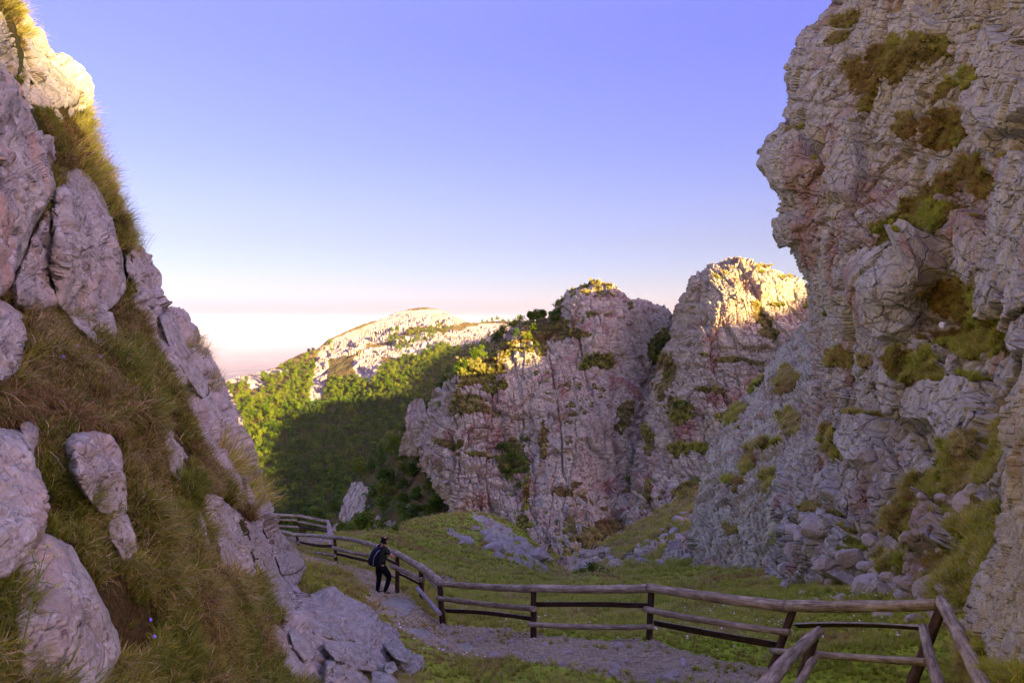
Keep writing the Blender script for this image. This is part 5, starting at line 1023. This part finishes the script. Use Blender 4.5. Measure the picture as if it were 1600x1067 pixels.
for sd in (1, -1):
    b0 = len(J); a_ = arm(sd, *HANDS[sd]); J += a_; E += [(3, b0)] + [(b0 + k, b0 + k + 1) for k in range(4)]
    hx, hy, hz = HANDS[sd]; pc_ = len(J); J.append(((hx, hy, hz), (0.034, 0.018))); E.append((pc_ - 1, pc_))
# legs: left straight under the body, right knee pushed forward
LL = [((0.0, 0.08, 0.90), 0.075), ((0.01, 0.10, 0.70), 0.080), ((0.02, 0.105, 0.48), 0.058), ((-0.01, 0.11, 0.28), 0.052), ((-0.03, 0.115, 0.09), 0.038)]
RL = [((0.02, -0.08, 0.90), 0.075), ((0.13, -0.11, 0.72), 0.080), ((0.25, -0.12, 0.53), 0.060), ((0.18, -0.12, 0.30), 0.052), ((0.08, -0.12, 0.09), 0.038)]
for Lg in (LL, RL):
    b0 = len(J); J += Lg; E += [(0, b0)] + [(b0 + k, b0 + k + 1) for k in range(4)]
body = body_part(skin_obj('body', J, E, M_skin, man))
for sd in (1, -1):
    hx, hy, hz = HANDS[sd]
    for q in range(4):
        y0 = hy + (q - 1.5) * 0.021; ln = (0.052, 0.060, 0.056, 0.044)[q]
        body_part(skin_obj('finger', [((hx + 0.01, y0, hz + 0.004), 0.009), ((hx + 0.035 + ln * 0.4, y0, hz + 0.010), 0.0085), ((hx + 0.05 + ln * 0.75, y0, hz - 0.008), 0.008), ((hx + 0.055 + ln * 0.8, y0, hz - 0.032), 0.007)], [(0, 1), (1, 2), (2, 3)], M_skin, body, 1))
    body_part(skin_obj('thumb', [((hx - 0.01, hy - sd * 0.025, hz), 0.010), ((hx + 0.02, hy - sd * 0.052, hz), 0.0095), ((hx + 0.048, hy - sd * 0.058, hz - 0.012), 0.008)], [(0, 1), (1, 2)], M_skin, body, 1))
for ch in body.children: ch.matrix_local = Matrix.Identity(4)
body_part(skin_obj('shirt', [((0.01, 0, 0.86), 0.175), ((0.03, 0, 1.08), 0.168), ((0.07, 0, 1.28), 0.168), ((0.09, 0, 1.41), 0.125), ((0.11, 0, 1.475), 0.070), ((0.10, 0.185, 1.42), 0.072), ((0.17, 0.225, 1.30), 0.066), ((0.215, 0.236, 1.25), 0.060), ((0.10, -0.185, 1.42), 0.072), ((0.17, -0.225, 1.30), 0.066), ((0.215, -0.236, 1.25), 0.060)],
                   [(0, 1), (1, 2), (2, 3), (3, 4), (3, 5), (5, 6), (6, 7), (3, 8), (8, 9), (9, 10)], M_shirt, man))
f_ = 1.5
body_part(skin_obj('trousers', [((0, 0, 1.01), 0.150), ((0, 0, 0.90), 0.165)] + [(p, r * f_) for p, r in LL] + [(p, r * f_) for p, r in RL], [(0, 1), (1, 2), (2, 3), (3, 4), (4, 5), (5, 6), (1, 7), (7, 8), (8, 9), (9, 10), (10, 11)], M_trouser, man))
body_part(skin_obj('hair', [((0.128, 0, 1.64), 0.088), ((0.138, 0, 1.69), 0.088), ((0.15, 0, 1.72), 0.066), ((0.108, 0, 1.585), 0.058)], [(0, 1), (1, 2), (0, 3)], M_hair, man))
body_part(skin_obj('beard', [((0.20, 0, 1.575), 0.045), ((0.21, 0, 1.545), 0.034)], [(0, 1)], M_hair, man, 1))
for sd, (fx, fy) in ((1, (-0.03, 0.115)), (-1, (0.08, -0.12))):
    body_part(skin_obj('boot', [((fx - 0.03, fy, 0.05), (0.048, 0.048)), ((fx + 0.08, fy, 0.045), (0.05, 0.042)), ((fx + 0.19, fy, 0.035), (0.048, 0.032)), ((fx - 0.0, fy, 0.13), 0.05)], [(0, 1), (1, 2), (0, 3)], M_boot, man, 1))
    body_part(skin_obj('ear', [((0.15, sd * 0.082, 1.625), 0.014), ((0.145, sd * 0.092, 1.645), 0.016)], [(0, 1)], M_skin, man, 1))
pack = bpy.data.objects.new('backpack', None); COL.objects.link(pack); pack.location = FOOT; tag(pack, 'black backpack with pale curved piping on the back of the hiker', 'backpack')
def shape_obj(name, rings, mat, parent, n=20):
    co = []; 
    for (x, z, rx, ry) in rings:
        for k in range(n):
            a = 2 * math.pi * k / n; ca, sa = math.cos(a), math.sin(a); co.append((x + rx * math.copysign(abs(ca) ** 0.7, ca), ry * math.copysign(abs(sa) ** 0.7, sa), z))
    q = [(i * n + k, i * n + (k + 1) % n, (i + 1) * n + (k + 1) % n, (i + 1) * n + k) for i in range(len(rings) - 1) for k in range(n)]
    o = link(name, fastmesh(name, np.array(co), np.array(q), mat), parent); o.matrix_local = MB; return o
shape_obj('pack_body', [(-0.17, 0.92, 0.01, 0.02), (-0.18, 0.925, 0.09, 0.12), (-0.20, 0.97, 0.125, 0.15), (-0.20, 1.10, 0.14, 0.165), (-0.17, 1.25, 0.135, 0.165), (-0.12, 1.38, 0.11, 0.15), (-0.08, 1.45, 0.07, 0.11), (-0.07, 1.465, 0.01, 0.02)], M_pack, pack)
shape_obj('front_pocket', [(-0.30, 0.95, 0.01, 0.02), (-0.30, 0.96, 0.05, 0.09), (-0.33, 1.05, 0.06, 0.11), (-0.32, 1.16, 0.05, 0.10), (-0.28, 1.23, 0.01, 0.02)], M_pack, pack)
for sd in (1, -1):
    o = link('piping', tube_mesh('piping', [(-0.10, sd * 0.15, 1.42), (-0.20, sd * 0.172, 1.36), (-0.285, sd * 0.165, 1.25), (-0.315, sd * 0.15, 1.10), (-0.30, sd * 0.14, 0.98)], [0.008] * 5, M_pipe, 5), pack); o.matrix_local = MB
    o = link('strap', tube_mesh('strap', [(-0.06, sd * 0.10, 1.44), (0.06, sd * 0.12, 1.52), (0.19, sd * 0.13, 1.40), (0.20, sd * 0.15, 1.20), (0.0, sd * 0.165, 1.02)], [0.018, 0.02, 0.02, 0.018, 0.012], M_pack, 6), pack); o.matrix_local = MB

# ------------------------------------------------------------------ flowers
M_violet = plain_mat('violet_petal', (0.26, 0.16, 0.62), 0.5); M_white = plain_mat('white_petal', (0.75, 0.72, 0.66), 0.5); M_stem = plain_mat('green_stem', (0.12, 0.17, 0.03), 0.6)
bell = fastmesh('petals', np.array([(math.cos(a) * r, math.sin(a) * r, z) for z, r in ((0, .004), (-.008, .010), (-.022, .012), (-.034, .019)) for a in np.linspace(0, 6.283, 9)[:-1]]), gridq(4, 8, True), M_violet)
for i, (px, py, lab) in enumerate([(122, 540, 'violet bellflower low at the left of the lush tuft beneath the wedge boulder'), (80, 527, 'violet bellflower nearest the left rock in the lush tuft'), (97, 556, 'lowest violet bellflower of the lush tuft'), (134, 556, 'violet bellflower hanging right of the lush tuft'), (155, 556, 'rightmost violet bellflower above the dry straw tuft'), (234, 966, 'violet bellflower low on the bank above its twin'), (240, 992, 'lower violet bellflower near the bottom of the bank')]):
    y = float(dep_a(px, py)) * 0.93; e = bpy.data.objects.new('bellflower', None); COL.objects.link(e); e.location = V(px, py, y) - Vector((0, 0, 0.18)); tag(e, lab, 'flower')
    o = link('bloom', bell, e); o.location = (0, 0, 0.185); o.scale = (0.6,) * 3; o.rotation_euler = (0.5, random.uniform(-.5, .5), 0)
    link('stem', tube_mesh('stem', [(0.05, 0.08, -0.05), (0.02, 0.03, 0.08), (0, 0, 0.19)], [0.002, 0.0018, 0.0014], M_stem, 4), e)
dm = fastmesh('daisy', np.array([(math.cos(a) * r, math.sin(a) * r, z) for z, r in ((1.0, .02), (1.02, .10)) for a in np.linspace(0, 6.283, 8)[:-1]]), gridq(2, 7, True), M_white)
mk = ~pm & (PG.px > 440) & (PG.px < 1500) & (PG.py < 1080) & (PG.p[:, 1] < 30); p, n, k = PG.draw(mk, 900, 0.8); q = fbm(p / 2.5, 2, 33) > 0.05; p = p[q]
scatter('daisies', p, np.stack([RNG.normal(0, .3, len(p)), RNG.normal(0, .3, len(p)), 0 * p[:, 0]], -1), rnd(len(p), 0.14, 0.24), RNG.integers(0, 1, len(p)), [dm], 'small white flowers dotted through the meadow')
um = bpy.data.objects.new('umbel_plant', None); COL.objects.link(um); y = 3.5; um.location = V(20, 1080, y); tag(um, 'tall stalk with pale green umbels before the long sloping slab', 'plant')
tips = [(74, 852), (50, 862), (86, 868), (62, 880), (40, 1000), (92, 915)]
tw = V(58, 905, y) - um.location
link('stem', tube_mesh('stem', [(0, 0, -0.1), tuple(tw * 0.5), tuple(tw)], [0.005, 0.004, 0.003], M_stem, 5), um)
for px, py in tips:
    tp = V(px, py, y) - um.location; link('stem', tube_mesh('stem', [tuple(tw * (0.98 if py < 950 else 0.3)), tuple((tw + tp) / 2 if py < 950 else tp * 0.8 + Vector((0, 0, -.02))), tuple(tp)], [0.0025, 0.002, 0.0015], M_stem, 4), um)
    rg = np.random.default_rng(px); c_ = rg.normal(0, 1, (26, 3)) * np.array([0.016, 0.016, 0.006]); q = []
    for c in c_: q += [c + np.array(v) * 0.004 for v in ((-1, 0, 0), (0, -1, .3), (1, 0, 0), (0, 1, .3))]
    o = link('umbel', fastmesh('umbel', np.array(q), np.arange(len(q)).reshape(-1, 4), B_yell, False, {'veg': np.ones(len(q))}), um); o.location = tp
hz = bpy.data.materials.new('haze_air'); hz.use_nodes = True; ht = hz.node_tree; ht.nodes.clear()
ho = ht.nodes.new('ShaderNodeOutputMaterial'); hp = ht.nodes.new('ShaderNodeVolumePrincipled'); ht.links.new(hp.outputs[0], ho.inputs['Volume'])
hp.inputs['Color'].default_value = (0.80, 0.80, 1.0, 1); hp.inputs['Density'].default_value = 2.0e-5; hp.inputs['Anisotropy'].default_value = 0.0
hc = np.array([(x, y, z) for z in (-1010, 250) for y in (-95000, 95000) for x in (-95000, 95000)], float)
tag(link('haze', fastmesh('haze', hc, np.array([[0, 2, 3, 1], [4, 5, 7, 6], [0, 1, 5, 4], [2, 6, 7, 3], [0, 4, 6, 2], [1, 3, 7, 5]]), hz, False)), kind='stuff')
print('terrain done')
exec_stage = 1
